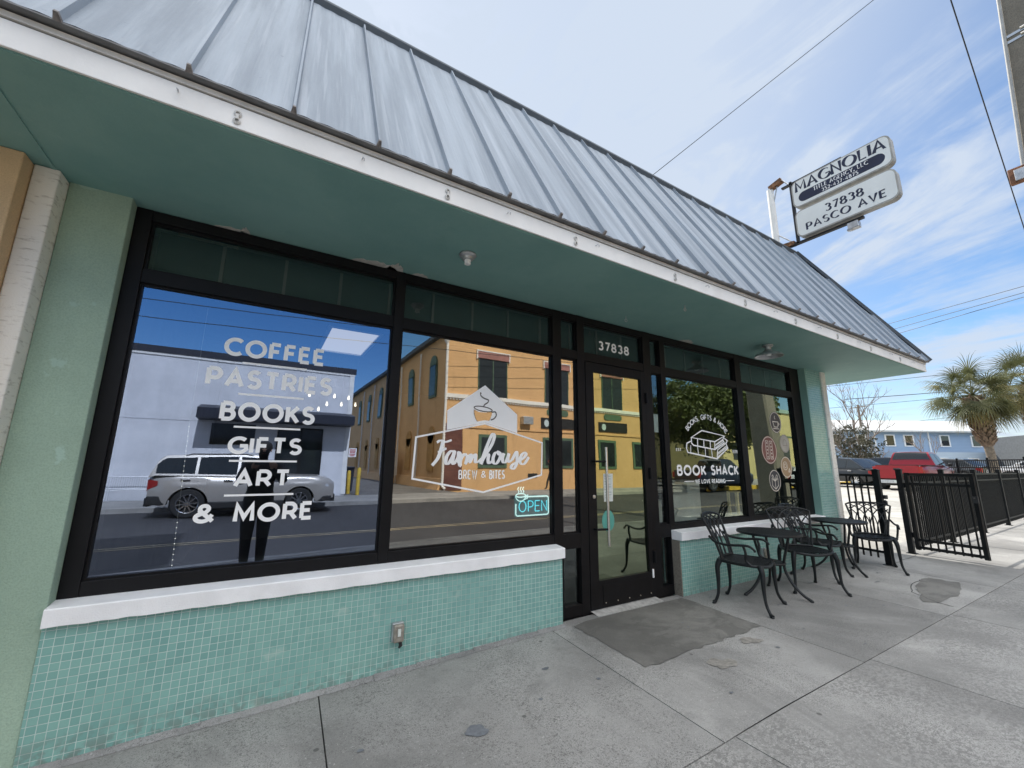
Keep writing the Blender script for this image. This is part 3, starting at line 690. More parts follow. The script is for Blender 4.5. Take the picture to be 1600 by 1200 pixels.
# window frame: one aluminium curtain wall grid
m = MB(); f0, f1 = 0., .10
def vbar(a, b, z0, z1, y0=0.): m.box(a, b, y0, f1, z0, z1)
def hbar(a, b, z0, z1, y0=.0015): m.box(a, b, y0, f1 - .002, z0, z1)
vbar(-.849, -.766, .65, 2.964); vbar(.803, .877, .65, 2.964); vbar(2.413, 2.519, .0 + zs(2.4), 2.964)
vbar(2.73, 2.831, -.01, 2.964); vbar(3.737, 3.865, 0, 2.964); vbar(4.035, 4.122, 0, 2.964); vbar(5.617, 5.752, .66, 2.964); vbar(7.149, 7.424, .66, 2.964)
def row(z0, z1, spans):
    for a, b in spans: hbar(a, b, z0, z1)
MAIN = [(-.766, .803), (.877, 2.413)]; SIDE = [(2.519, 2.73)]; DOOR = [(2.831, 3.737)]; SIDE2 = [(3.865, 4.035)]; MAIN2 = [(4.122, 5.617), (5.752, 7.149)]
ALLB = MAIN + SIDE + DOOR + SIDE2 + MAIN2
row(2.893, 2.962, ALLB); row(2.473, 2.563, ALLB); row(.652, .737, MAIN); row(.664, .737, MAIN2); row(.60, .737, SIDE + SIDE2); row(.0, .10, SIDE + SIDE2)
frame = part(m, 'window_frame', M['black_alu'], bevel=.003)
m = MB()                                     # glazing beads, set back behind the face
for (a, b) in ALLB:
    for z0, z1 in (((.737, 2.473) if (a, b) not in DOOR else None), (2.563, 2.893)) if (a, b) not in DOOR else ((2.563, 2.893),):
        t = .012
        m.box(a, a + t, .022, .06, z0, z1); m.box(b - t, b, .022, .06, z0, z1); m.box(a + t, b - t, .0225, .0595, z0, z0 + t); m.box(a + t, b - t, .0225, .0595, z1 - t, z1)
part(m, 'glazing_bead', M['black_alu'], frame)
def pane(name, a, b, z0, z1, mat, y=.04):
    m = MB(); m.box(a - .006, b + .006, y, y + .006, z0 - .006, z1 + .006, 1)
    m.mi[2] = 0                              # outer face carries the coating
    return part(m, name, [mat, M['clear']], fixn=False)
P1 = pane('window_pane', -.766, .803, .737, 2.473, M['glass_blue'])
P2 = pane('window_pane', .877, 2.413, .737, 2.473, M['glass_clear'])
pane('window_pane', 2.519, 2.73, .737, 2.473, M['glass_clear'])
P5 = pane('window_pane', 3.865, 4.035, .737, 2.473, M['glass_transom'])
P3 = pane('window_pane', 4.122, 5.617, .737, 2.473, M['glass_green'])
P4 = pane('window_pane', 5.752, 7.149, .737, 2.473, M['glass_green'])
for (a, b) in SIDE: pane('kick_pane', a, b, .10, .60, M['glass_transom'])
for (a, b) in SIDE2: pane('kick_pane', a, b, .10, .60, M['glass_transom'])
TR = {}
for i, (a, b) in enumerate(ALLB): TR[i] = pane('transom_pane', a, b, 2.563, 2.893, M['glass_transom'])
# painted bulkhead with battens behind the transoms
m = MB(); m.box(-.78, 7.16, .30, .34, 2.50, 2.965); bk = part(m, 'bulkhead', pm('dark teal bulkhead', (.018, .036, .036), .7))
BATM = pm('grey batten', (.11, .11, .105), .7)
for i in range(19):
    x = -.404 + .4085 * i; m = MB(); m.box(x - .011, x + .011, .285, .2995, 2.52, 2.962); part(m, 'batten', BATM, bk)
# door leaf
dm = MB()
dm.box(2.835, 2.945, -.004, .05, .025, 2.466); dm.box(3.668, 3.733, -.004, .05, .025, 2.466)
dm.box(2.945, 3.668, -.003, .049, 2.365, 2.465); dm.box(2.945, 3.668, -.003, .049, .026, .275)
dm.box(2.99, 3.69, -.009, -.004, .05, .235)
door = part(dm, 'door', M['black_alu'], bevel=.003)
m = MB(); m.box(2.94, 3.672, .018, .024, .27, 2.37, 1); m.mi[2] = 0; dglass = part(m, 'door_glass', [M['glass_door'], M['clear']], door, fixn=False)
m = MB(); m.tube([(3.024, -.075, .60), (3.024, -.075, 1.565)], .014, 14); part(m, 'pull_handle', M['steel'], door, smooth=True)
for z in (.76, 1.42): m = MB(); m.tube([(2.90, -.002, z), (2.90, -.04, z), (3.012, -.075, z)], .011, 10); part(m, 'handle_bracket', M['black_alu'], door, smooth=True)
m = MB(); m.lathe([(.019, 0), (.019, -.009), (.008, -.012)], 16, (2.905, -.004, 1.07), ax='y'); part(m, 'lock', M['steel'], door)
for z in (.42, 1.30, 2.15):
    m = MB(); m.tube([(3.742, -.018, z - .06), (3.742, -.018, z + .06)], .012, 10); m.box(3.725, 3.76, -.012, -.004, z - .06, z + .06)
    part(m, 'hinge', M['black_alu'], door)
m = MB(); m.box(3.70, 3.716, -.014, -.004, .215, .30); part(m, 'door_catch', M['white_gloss'], door)
for x in (3.02, 3.18, 3.34, 3.5, 3.66): m = MB(); m.lathe([(.006, 0), (.006, -.004), (.0, -.006)], 8, (x, -.009, .07), ax='y'); part(m, 'kick_plate_screw', M['steel'], door)
m = MB(); m.add([(2.835, -.10, .004), (3.74, -.10, .006), (3.74, .06, .026), (2.835, .06, .024), (2.835, .06, -.05), (3.74, .06, -.05)], [(0, 1, 2, 3), (3, 2, 5, 4)]); m.box(2.835, 3.74, -.102, -.06, -.05, .0035); part(m, 'threshold', pm('worn threshold', (.42, .41, .39), .6, 0, .2, 20))

# lettering and stickers stuck to the panes -------------------------------------------------
fw = lambda u, v, d: (u, .0395 - d, v)
def vinyl(name, m, mat, parent): return m.build(name, mat, parent)
m = MB()
for s_, a, b, z0, z1 in (('COFFEE', -.295, .325, 2.083, 2.212), ('PASTRIES', -.368, .392, 1.866, 2.0), ('BOOKS', -.266, .294, 1.645, 1.777), ('GIFTS', -.199, .233, 1.43, 1.547), ('ART', -.141, .181, 1.215, 1.333), ('MORE', -.117, .345, .993, 1.117)):
    text(m, s_, a, b, z0, z1, fw, w=.205, gap=.17)
text(m, '&', -.326, -.213, 1.003, 1.12, fw, w=.2)
for z in (2.044, 1.829, 1.609, 1.387, 1.168): ribbon(m, [(-.182, z), (.212, z)], lambda t: .0125, fw, 0, .0008)
vinyl('vinyl_lettering', m, M['white_gloss'], P1)
# house shaped logo with a cup cut out of it
m = MB()
outer = [(1.672, 2.087), (2.017, 1.842), (2.018, 1.668), (1.68, 1.747), (1.317, 1.664), (1.315, 1.831)]
hole = [(1.567, 1.857), (1.568, 1.819), (1.584, 1.777), (1.602, 1.752), (1.675, 1.768), (1.722, 1.765), (1.733, 1.784), (1.746, 1.823), (1.748, 1.855), (1.69, 1.838), (1.617, 1.838)]
bm = bmesh.new(); ed = []
for loop in (outer, hole):
    vs = [bm.verts.new(fw(u, v, .0006)) for u, v in loop]
    ed += [bm.edges.new((vs[i], vs[(i + 1) % len(vs)])) for i in range(len(vs))]
bmesh.ops.triangle_fill(bm, use_beauty=True, edges=ed)
bm.verts.ensure_lookup_table()
m.add([tuple(v.co) for v in bm.verts], [tuple(v.index for v in f.verts) for f in bm.faces]); bm.free()
ribbon(m, [(1.68, 1.738), (2.302, 1.589), (2.293, 1.287), (1.677, 1.143), (1.041, 1.263), (1.054, 1.592), (1.68, 1.738)], lambda t: .0145, fw, 0, .0012)
FARM = [[(1.234, 1.555), (1.265, 1.572), (1.31, 1.562), (1.365, 1.58)], [(1.29, 1.579), (1.276, 1.511), (1.248, 1.426), (1.201, 1.367)], [(1.246, 1.475), (1.282, 1.49), (1.32, 1.509)], [(1.392, 1.481), (1.363, 1.487), (1.33, 1.45), (1.318, 1.406), (1.327, 1.381), (1.35, 1.391), (1.382, 1.447), (1.394, 1.483), (1.381, 1.415), (1.386, 1.382), (1.411, 1.398)], [(1.411, 1.398), (1.431, 1.44), (1.434, 1.479), (1.45, 1.456), (1.439, 1.408), (1.45, 1.368), (1.452, 1.408), (1.473, 1.453), (1.494, 1.465), (1.504, 1.451)], [(1.518, 1.459), (1.511, 1.417), (1.503, 1.388), (1.521, 1.437), (1.549, 1.462), (1.55, 1.43), (1.542, 1.399), (1.566, 1.442), (1.593, 1.463), (1.594, 1.426), (1.595, 1.398), (1.621, 1.4)], [(1.621, 1.4), (1.687, 1.461), (1.748, 1.547), (1.775, 1.616), (1.77, 1.649), (1.749, 1.639), (1.714, 1.563), (1.673, 1.461), (1.648, 1.381)], [(1.648, 1.381), (1.669, 1.427), (1.702, 1.465), (1.722, 1.463), (1.717, 1.42), (1.727, 1.39), (1.766, 1.412)], [(1.815, 1.491), (1.784, 1.476), (1.767, 1.429), (1.776, 1.391), (1.805, 1.391), (1.836, 1.434), (1.843, 1.473), (1.818, 1.493), (1.828, 1.468), (1.868, 1.466)], [(1.879, 1.48), (1.864, 1.435), (1.872, 1.401), (1.902, 1.409), (1.932, 1.481)], [(1.932, 1.481), (1.92, 1.431), (1.933, 1.404), (1.965, 1.423)], [(1.965, 1.423), (2.012, 1.497), (2.019, 1.441), (2.012, 1.385), (1.984, 1.344), (1.956, 1.352), (1.971, 1.38), (2.033, 1.411)], [(2.033, 1.411), (2.085, 1.438), (2.117, 1.474), (2.101, 1.492), (2.066, 1.467), (2.05, 1.42), (2.064, 1.388), (2.101, 1.392), (2.148, 1.451)]]
def spline(pts, n=6):
    P = [Vector(p) for p in pts]; P = [2 * P[0] - P[1]] + P + [2 * P[-1] - P[-2]]; out = []
    for i in range(1, len(P) - 2):
        for k in range(n):
            t = k / n; a, b, c, d = P[i - 1], P[i], P[i + 1], P[i + 2]
            out.append(tuple(.5 * ((2 * b) + (c - a) * t + (2 * a - 5 * b + 4 * c - d) * t * t + (3 * b - a - 3 * c + d) * t ** 3)))
    out.append(tuple(P[-2])); return out
for i, st in enumerate(FARM):
    ribbon(m, spline(st), lambda t: .013 + .019 * abs(t.y) ** 1.4, fw, 0, .0014 + i * .00012)
text(m, 'BREW', 1.441, 1.612, 1.254, 1.333, fw, w=.13, gap=.30); text(m, '&', 1.652, 1.70, 1.265, 1.325, fw, w=.13); text(m, 'BITES', 1.735, 1.888, 1.252, 1.331, fw, w=.15, gap=.24)
vinyl('vinyl_logo', m, M['white_gloss'], P2)
m = MB()
STEAM = [(1.635, 2.007), (1.625, 2.01), (1.633, 1.985), (1.665, 1.966), (1.709, 1.952), (1.7, 1.929), (1.671, 1.909), (1.66, 1.89)]
ribbon(m, spline(STEAM), lambda t: .006 + .006 * abs(t.x), fw, .0008, .0024)
rim = [(1.658 + .091 * math.cos(2 * PI * i / 30), 1.868 - .008 * math.cos(2 * PI * i / 30) + .021 * math.sin(2 * PI * i / 30)) for i in range(31)]
ribbon(m, rim, lambda t: .009, fw, .0008, .0022)
ribbon(m, spline([(1.746, 1.845), (1.781, 1.85), (1.792, 1.822), (1.772, 1.79), (1.736, 1.774)]), lambda t: .011, fw, .0008, .0026)
ribbon(m, [(1.567, 1.857), (1.568, 1.819), (1.584, 1.777), (1.602, 1.752)], lambda t: .005, fw, .0008, .002)
vinyl('cup_outline', m, pm('cut vinyl edge', (.10, .09, .08), .6), P2)
m = MB(); text(m, '37838', 3.07, 3.545, 2.637, 2.745, fw, w=.19, gap=.2); vinyl('house_number', m, M['white_gloss'], TR[3])
# book shop lettering
m = MB()
BK = [[(4.582, 1.735), (4.806, 1.833), (5.286, 1.784), (5.062, 1.699), (4.582, 1.735)], [(4.582, 1.735), (4.583, 1.664), (4.618, 1.639), (5.048, 1.599), (5.062, 1.699)], [(5.048, 1.599), (5.271, 1.688), (5.246, 1.737), (5.286, 1.784)], [(4.705, 1.728), (4.7, 1.638)], [(4.831, 1.715), (4.825, 1.626)], [(4.966, 1.704), (4.958, 1.613)], [(4.567, 1.687), (4.489, 1.661), (4.473, 1.601), (4.495, 1.549), (5.083, 1.48), (5.109, 1.595)], [(5.083, 1.48), (5.338, 1.626), (5.304, 1.689), (5.341, 1.722), (5.281, 1.752)], [(4.561, 1.639), (4.55, 1.545)], [(4.694, 1.634), (4.7, 1.534)], [(4.848, 1.622), (4.844, 1.515)], [(4.977, 1.606), (4.983, 1.5)], [(5.109, 1.595), (5.327, 1.696)], [(5.061, 1.618), (5.264, 1.713)], [(5.114, 1.557), (5.325, 1.657)], [(5.107, 1.508), (5.331, 1.613)], [(5.065, 1.649), (5.245, 1.725)], [(5.09, 1.53), (5.33, 1.64)], [(5.075, 1.66), (5.25, 1.74)]]
for i, st in enumerate(BK): ribbon(m, st, lambda t: .017 if i < 8 else .011, fw, 0, .0009 + i * .0001)
text(m, 'BOOK', 4.27, 4.83, 1.268, 1.398, fw, w=.2, gap=.2); text(m, 'SHACK', 4.935, 5.535, 1.27, 1.40, fw, w=.2, gap=.2)
text(m, 'WE LOVE READING', 4.60, 5.215, 1.172, 1.224, fw, w=.17, gap=.22)
text(m, 'EST.', 4.276, 4.385, 1.561, 1.596, fw, w=.17); text(m, '1979', 5.44, 5.552, 1.556, 1.603, fw, w=.17)
for a, b in ((4.39, 4.575), (5.23, 5.42)): ribbon(m, [(a, 1.2), (b, 1.2)], lambda t: .008, fw, 0, .0009)
s_ = 'BOOKS, GIFTS & MORE'; tot = sum(G[c][0] + .4 for c in s_); a_ = 0
for q, ch in enumerate(s_):                     # set on an arc
    w_ = (G[ch][0] + .4) / tot; th = math.radians(145 - 110 * (a_ + w_ / 2)); a_ += w_
    cx, cz, R_ = 4.925, 1.585, .46; ca, sa = math.cos(th - PI / 2), math.sin(th - PI / 2); hh = .058
    for st in G[ch][1]:
        pts = []
        for px0, py0 in st:
            u, v = (px0 - G[ch][0] / 2) * hh, (py0 - .5) * hh; pts.append((cx + R_ * 1.12 * math.cos(th) + u * ca - v * sa, cz + R_ * .93 * math.sin(th) + u * sa + v * ca))
        ribbon(m, pts, lambda t: .0115, fw, 0, .0009 + q * .00005)
vinyl('vinyl_lettering', m, M['white_gloss'], P3)
# round stickers
def disc(m, cx, cz, r, d0, d1, n=36, mi=0, k=1.): m.prism([(cx + r * math.cos(2 * PI * i / n), cz + r * k * math.sin(2 * PI * i / n)) for i in range(n)], d0, d1, fw, mi)
ST = [(6.63, 2.047, .162, (.075, .06, .055), 'dark brown round sticker with a coffee cup'), (6.372, 1.627, .205, (.20, .075, .06), 'rust red round sticker with two rows of squares'), (6.83, 1.735, .138, (.42, .39, .33), 'pale grey round sticker'), (6.80, 1.381, .158, (.36, .24, .13), 'bronze round sticker with a bullseye'), (6.437, 1.187, .158, (.045, .045, .05), 'black round sticker with an open gift box')]
for i, (cx, cz, r, c, lab) in enumerate(ST):
    m = MB(); disc(m, cx, cz, r, 0, .0006)
    ring = [(cx + r * .93 * math.cos(2 * PI * k / 36), cz + r * .93 * math.sin(2 * PI * k / 36)) for k in range(37)]
    ribbon(m, ring, lambda t: .01, fw, .0005, .0012, 1)
    def L_(pts, w_=.012): ribbon(m, pts, lambda t: w_, fw, .0005, .0013 + .0001 * len(m.f) / 40, 1)
    if i == 0:
        L_([(cx - .08, cz + .01), (cx + .07, cz + .01), (cx + .05, cz - .07), (cx - .05, cz - .07), (cx - .08, cz + .01)]); L_([(cx + .07, cz - .0), (cx + .1, cz - .02), (cx + .06, cz - .05)]); L_(spline([(cx - .01, cz + .1), (cx - .02, cz + .07), (cx, cz + .05)])); L_([(cx - .08, cz - .095), (cx + .08, cz - .095)])
    elif i == 1:
        for sx in (-.055, .055):
            L_([(cx + sx - .035, cz - .13), (cx + sx - .035, cz + .13), (cx + sx + .035, cz + .13), (cx + sx + .035, cz - .13), (cx + sx - .035, cz - .13)], .009)
            for k in range(5): L_([(cx + sx - .012, cz - .10 + .05 * k), (cx + sx + .012, cz - .10 + .05 * k)], .022)
    elif i == 2:
        L_(spline([(cx - .06, cz - .03), (cx - .03, cz + .05), (cx + .03, cz + .05), (cx + .06, cz - .03)]), .008); L_([(cx - .06, cz - .03), (cx + .06, cz - .03)], .008)
    elif i == 3:
        for rr in (.03, .06): L_([(cx - .03 + rr * math.cos(2 * PI * k / 20), cz + .02 + rr * math.sin(2 * PI * k / 20)) for k in range(21)], .01)
        L_([(cx + .05, cz - .07), (cx + .08, cz - .02), (cx + .1, cz - .07), (cx + .05, cz - .07)], .012)
    else:
        L_([(cx - .08, cz + .03), (cx, cz - .01), (cx + .08, cz + .03), (cx + .08, cz - .07), (cx, cz - .12), (cx - .08, cz - .07), (cx - .08, cz + .03)], .008); L_([(cx, cz - .01), (cx, cz - .12)], .008)
        L_(spline([(cx, cz + .0), (cx - .05, cz + .08), (cx - .07, cz + .05), (cx, cz)]), .009); L_(spline([(cx, cz + .0), (cx + .05, cz + .08), (cx + .07, cz + .05), (cx, cz)]), .009)
    o = m.build('round_sticker', [pm('sticker ground', c, .6), pm('sticker ink', (.72, .66, .56) if i != 2 else (.25, .22, .2), .6)], P4); o['label'] = lab
fd = lambda u, v, d: (u, .0175 - d, v)
m = MB(); m.prism([(3.11 + .085 * math.cos(2 * PI * i / 32), .825 + .105 * math.sin(2 * PI * i / 32)) for i in range(32)], 0, .0008, fd); m.build('round_sticker', pm('green sticker', (.10, .36, .30), .5), dglass)
m = MB(); m.prism([(3.06, 1.015), (3.185, 1.015), (3.195, 1.297), (3.06, 1.297)], 0, .0008, fd); nt = m.build('paper_notice', M['paper'], dglass)
m = MB()
for k in range(9): ribbon(m, [(3.075, 1.27 - .027 * k), (3.165 - .03 * (k % 3 == 2), 1.27 - .027 * k)], lambda t: .006, fd, .0007, .0013)
m.build('print_lines', pm('grey print', (.30, .36, .36), .8), dglass)
m = MB(); m.prism([(3.885, 1.77), (3.995, 1.77), (4.0, 1.985), (3.89, 1.99)], -.012, -.0115, fw); m.build('paper_notice', M['paper'], P5)

# inside: bare walls, floor and ceiling, seen only faintly through the coated glass
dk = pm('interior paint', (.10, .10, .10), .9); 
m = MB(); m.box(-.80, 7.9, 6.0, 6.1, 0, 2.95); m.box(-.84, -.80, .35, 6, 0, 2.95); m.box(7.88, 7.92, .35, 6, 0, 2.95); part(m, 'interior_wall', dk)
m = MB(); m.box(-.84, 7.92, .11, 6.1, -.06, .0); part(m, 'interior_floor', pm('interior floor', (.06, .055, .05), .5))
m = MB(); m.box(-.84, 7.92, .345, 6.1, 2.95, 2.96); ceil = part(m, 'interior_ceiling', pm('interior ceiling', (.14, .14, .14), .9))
m = MB(); m.add([(.54, 1.76, 2.94), (1.08, 1.76, 2.94), (1.08, 2.92, 2.94), (.54, 2.92, 2.94)], [(3, 2, 1, 0)]); m.build('ceiling_light_panel', M['lamp_panel'], ceil)
m = MB(); m.box(.5, .54, 1.72, 2.96, 2.92, 2.949); m.box(1.08, 1.12, 1.72, 2.96, 2.92, 2.949); m.box(.54, 1.08, 1.72, 1.76, 2.9205, 2.9485); m.box(.54, 1.08, 2.92, 2.96, 2.9205, 2.9485); m.build('light_frame', M['white_paint'], ceil)

# ------------------------------------------------------------------ fittings on and in the shop front
t = thing('ceiling_lamp_base', 'bare round lamp holder without a shade under the teal canopy', 'lamp holder', (1.19, -.56, ZF))
m = MB(); m.lathe([(.062, -.001), (.066, -.012), (.058, -.024), (.044, -.030), (.040, -.046), (.028, -.050)], 28, (1.19, -.56, ZF)); m.build('canopy_plate', M['galv'], t, smooth=True)
m = MB(); m.lathe([(.024, -.048), (.024, -.082), (.017, -.084), (.017, -.068)], 20, (1.19, -.56, ZF)); m.build('socket', M['white_gloss'], t, smooth=True)
t = thing('barn_lamp', 'galvanised barn lamp with a wide dished shade above the book window', 'lamp', (5.58, -.49, ZF))
m = MB(); m.lathe([(.062, 0), (.062, -.02), (.045, -.028)], 28, (5.58, -.49, ZF)); m.build('mounting_plate', M['galv'], t, smooth=True)
m = MB(); m.lathe([(.038, -.026), (.036, -.06), (.05, -.075), (.085, -.098), (.15, -.125), (.165, -.15), (.168, -.158), (.160, -.156), (.145, -.132), (.08, -.104), (.04, -.09)], 36, (5.58, -.49, ZF)); m.build('shade', M['galv'], t, smooth=True)
m = MB(); m.lathe([(.02, -.09), (.034, -.115), (.03, -.14), (.0, -.148)], 18, (5.58, -.49, ZF)); m.build('bulb', M['white_gloss'], t, smooth=True)
for x, y, lab in ((3.21, -.25, 'small screw eye under the canopy above the house number'), (3.47, -.79, 'small screw eye under the canopy near the white fascia')):
    m = MB(); m.tube([(x, y, ZF), (x, y, ZF - .03)], .0035, 8); m.tube([(x + .016 * math.cos(2 * PI * k / 14), y, ZF - .046 + .016 * math.sin(2 * PI * k / 14)) for k in range(14)], .0035, 8, closed=True)
    tag(m.build('screw_eye', M['galv'], smooth=True, loc=(x, y, ZF)), lab, 'hook', 'screw eyes in the canopy')
def outlet(x, z, lab, hang):
    t = thing('outlet_box', lab, 'outlet', (x, -.10, z), 'outdoor outlet boxes on the tiled wall')
    m = MB(); m.box(x - .04, x + .04, -.135, -.1005, z - .06, z + .06); m.build('box', M['galv'], t, bevel=.006)
    m = MB(); m.box(x - .036, x + .04, -.162, -.1352, z - .062, z + .055); m.build('cover', pm('weathered cover', (.30, .28, .24), .5, .3, .25, 30), t, bevel=.012)
    m = MB(); m.box(x - .008, x + .012, -.166, -.162, z - .02, z + .028); m.build('label_plate', M['paper'], t)
    if hang:
        m = MB(); m.tube([(x + .015, -.15, z - .062), (x + .02, -.15, z - .082), (x + .008, -.148, z - .098)], [.012, .013, .006], 10); m.build('plug', M['trim_black'], t, smooth=True)
outlet(.945, .225, 'weathered grey outlet box with a plug on the tiles below the coffee logo window', True)
outlet(5.66, .30, 'grey outlet box on the tiled wall behind the first bistro table', False)
# neon sign
t = thing('neon_sign', 'cyan neon OPEN sign with a steaming cup inside the logo window', 'neon sign', (2.23, .075, .92))
fn = lambda u, v, d: (u - .028, .075 - d, v)
out = []
for cx, cz, a0 in ((2.392, 1.068, 0), (2.072, 1.068, 90), (2.072, .945, 180), (2.392, .945, 270)):
    out += [(cx + .022 * math.cos(math.radians(a0 + 90 * k / 4)), cz + .022 * math.sin(math.radians(a0 + 90 * k / 4))) for k in range(5)]
m = MB(); m.prism([(u + (.012 if u > 2.2 else -.012), v + (.012 if v > 1 else -.012)) for u, v in out], 0, .006, fn); m.build('backing', M['acrylic'], t)
out2 = out[10:] + out[:5] + [(2.16, 1.09)]
NX = .028
m = MB(); m.tube([(2.05 - NX, .058, 1.03)] + [(u - NX, .058, v) for u, v in out2], .0055, 8); m.build('border_tube', M['neon_w'], t, smooth=True)
m = MB()
for ch, u0 in (('O', 2.085), ('P', 2.185), ('E', 2.262), ('N', 2.335)):
    for st in G[ch][1]:
        kx = .075 if ch == 'O' else .085 if ch == 'N' else .09
        m.tube([(u0 - NX + px * kx, .058, .958 + py * .093) for px, py in st], .0045, 8)
m.build('letter_tube', M['neon_c'], t, smooth=True)
m = MB()
ccx, ccz = 2.070, 1.104
m.tube([(ccx + .052 * math.cos(2 * PI * k / 20), .052, ccz + .016 * math.sin(2 * PI * k / 20)) for k in range(20)], .0045, 8, closed=True)
m.tube([(ccx + .055 * math.cos(PI + PI * k / 10), .052, ccz - .052 * math.sin(PI * k / 10)) for k in range(11)], .0045, 8)
m.tube([(ccx + .05, .052, ccz - .012), (ccx + .078, .052, ccz + .004), (ccx + .074, .052, ccz - .025), (ccx + .035, .052, ccz - .042)], .0045, 8)
for dx in (-.026, 0, .026): m.tube([(ccx + dx + .007 * math.sin(k * 1.1), .052, ccz + .024 + .0075 * k) for k in range(8)], .004, 8)
m.build('cup_tube', M['neon_w'], t, smooth=True)
# brass framed lantern, display boxes, small things on the window ledge
t = thing('lantern', 'tall gilt framed glass lantern standing inside the book window', 'lantern', (5.645, .16, .735))
m = MB()
lx0, lx1, ly0, ly1, lz0, lz1 = 5.55, 5.74, .10, .22, .735, 1.05
for x in (lx0, lx1):
    for y in (ly0, ly1): m.box(x - .016, x + .016, y - .016, y + .016, lz0, lz1)
for z in (lz0, lz1 - .016):
    m.box(lx0 + .008, lx1 - .008, ly0 - .0075, ly0 + .0075, z, z + .016); m.box(lx0 + .008, lx1 - .008, ly1 - .0075, ly1 + .0075, z, z + .016)
    m.box(lx0 - .0075, lx0 + .0075, ly0 + .008, ly1 - .008, z, z + .016); m.box(lx1 - .0075, lx1 + .0075, ly0 + .008, ly1 - .008, z, z + .016)
m.build('frame', pm('gilt frame', (.95, .74, .34), .4, .0, .1, 20), t, bevel=.003)
m = MB(); m.box(lx0 + .01, lx1 - .01, ly0 + .01, ly1 - .01, .752, .765); m.build('base_plate', M['white_gloss'], t)
m = MB(); m.lathe([(.03, 0), (.03, .09), (.004, .095), (.003, .11)], 16, (5.645, .16, .765)); m.build('candle', M['white_gloss'], t, smooth=True)
for i, (x0, x1, y, h, lab) in enumerate(((4.25, 4.52, .35, .20, 'low pale box beside the left jamb inside the book window'), (4.50, 4.95, .30, .27, 'wide pale display box in the middle of the book window'), (4.95, 5.22, .42, .44, 'tall pale display board behind the wide box in the book window'))):
    m = MB(); m.box(x0, x1, y, y + .22, .70, .735 + h); m.box(x0 - .008, x1 + .008, y - .008, y + .228, .7355 + h, .75 + h)
    tag(m.build('display_box', pm('pale card', (.62, .62, .54), .8), bevel=.004, loc=((x0 + x1) / 2, y + .1, .7)), lab, 'box', 'display boxes inside the book window')
m = MB(); m.box(-.8, 2.45, .12, .33, .60, .725); m.box(4.1, 7.2, .12, .75, .60, .70); m.build('window_ledge', pm('dark ledge', (.05, .05, .05), .6), B)
# pendant bulbs and bead string inside the coffee window
for i, (x, z) in enumerate(((.33, 2.08), (.47, 2.29), (.79, 2.30), (.98, 2.29), (.89, 2.19), (.70, 2.18), (.60, 2.10), (1.08, 2.20))):
    lab = ['lowest pendant bulb, leftmost of the cluster seen through the coffee window', 'pendant bulb just right of the leftmost one, hanging high', 'pendant bulb near the S of PASTRIES, third of the high row', 'highest right pendant bulb by the white building edge', 'pendant bulb hanging lower between the two right hand high bulbs', 'pendant bulb in the lower row at the centre of the cluster', 'dim pendant bulb hanging low under the I of PASTRIES', 'last pendant bulb at the right end of the cluster'][i]
    t = thing('pendant_lamp', lab, 'pendant lamp', (x, 3.0, z), 'pendant bulbs inside the coffee shop')
    m = MB(); m.tube([(x, 3, z + .06), (x, 3, 2.95)], .004, 6); m.build('cord', M['trim_black'], t)
    m = MB(); m.lathe([(.0, -.022), (.013, -.014), (.017, 0), (.011, .02), (.008, .04)], 12, (x, 3, z)); m.build('bulb', M['bulb'], t, smooth=True)
t = thing('bead_string', 'dotted string of tiny white beads hanging inside the coffee window', 'bead string', (-.42, .09, 1.6))
m = MB()
zz = 1.60
while zz > .76:
    if not (1.02 < zz < 1.2): m.lathe([(0, -.0032), (.0032, 0), (0, .0032)], 8, (-.422 + (1.6 - zz) * .03, .09, zz))
    zz -= .031
m.build('bead', M['bead'], t)
m = MB(); m.tube([(-.422, .09, 1.62), (-.397, .09, .75)], .0012, 6); m.build('cord', M['galv'], t)
m = MB(); m.tube([(-.422, .09, 1.62), (-.422, .09, 2.4)], .0012, 6); m.build('hanger', M['galv'], t)

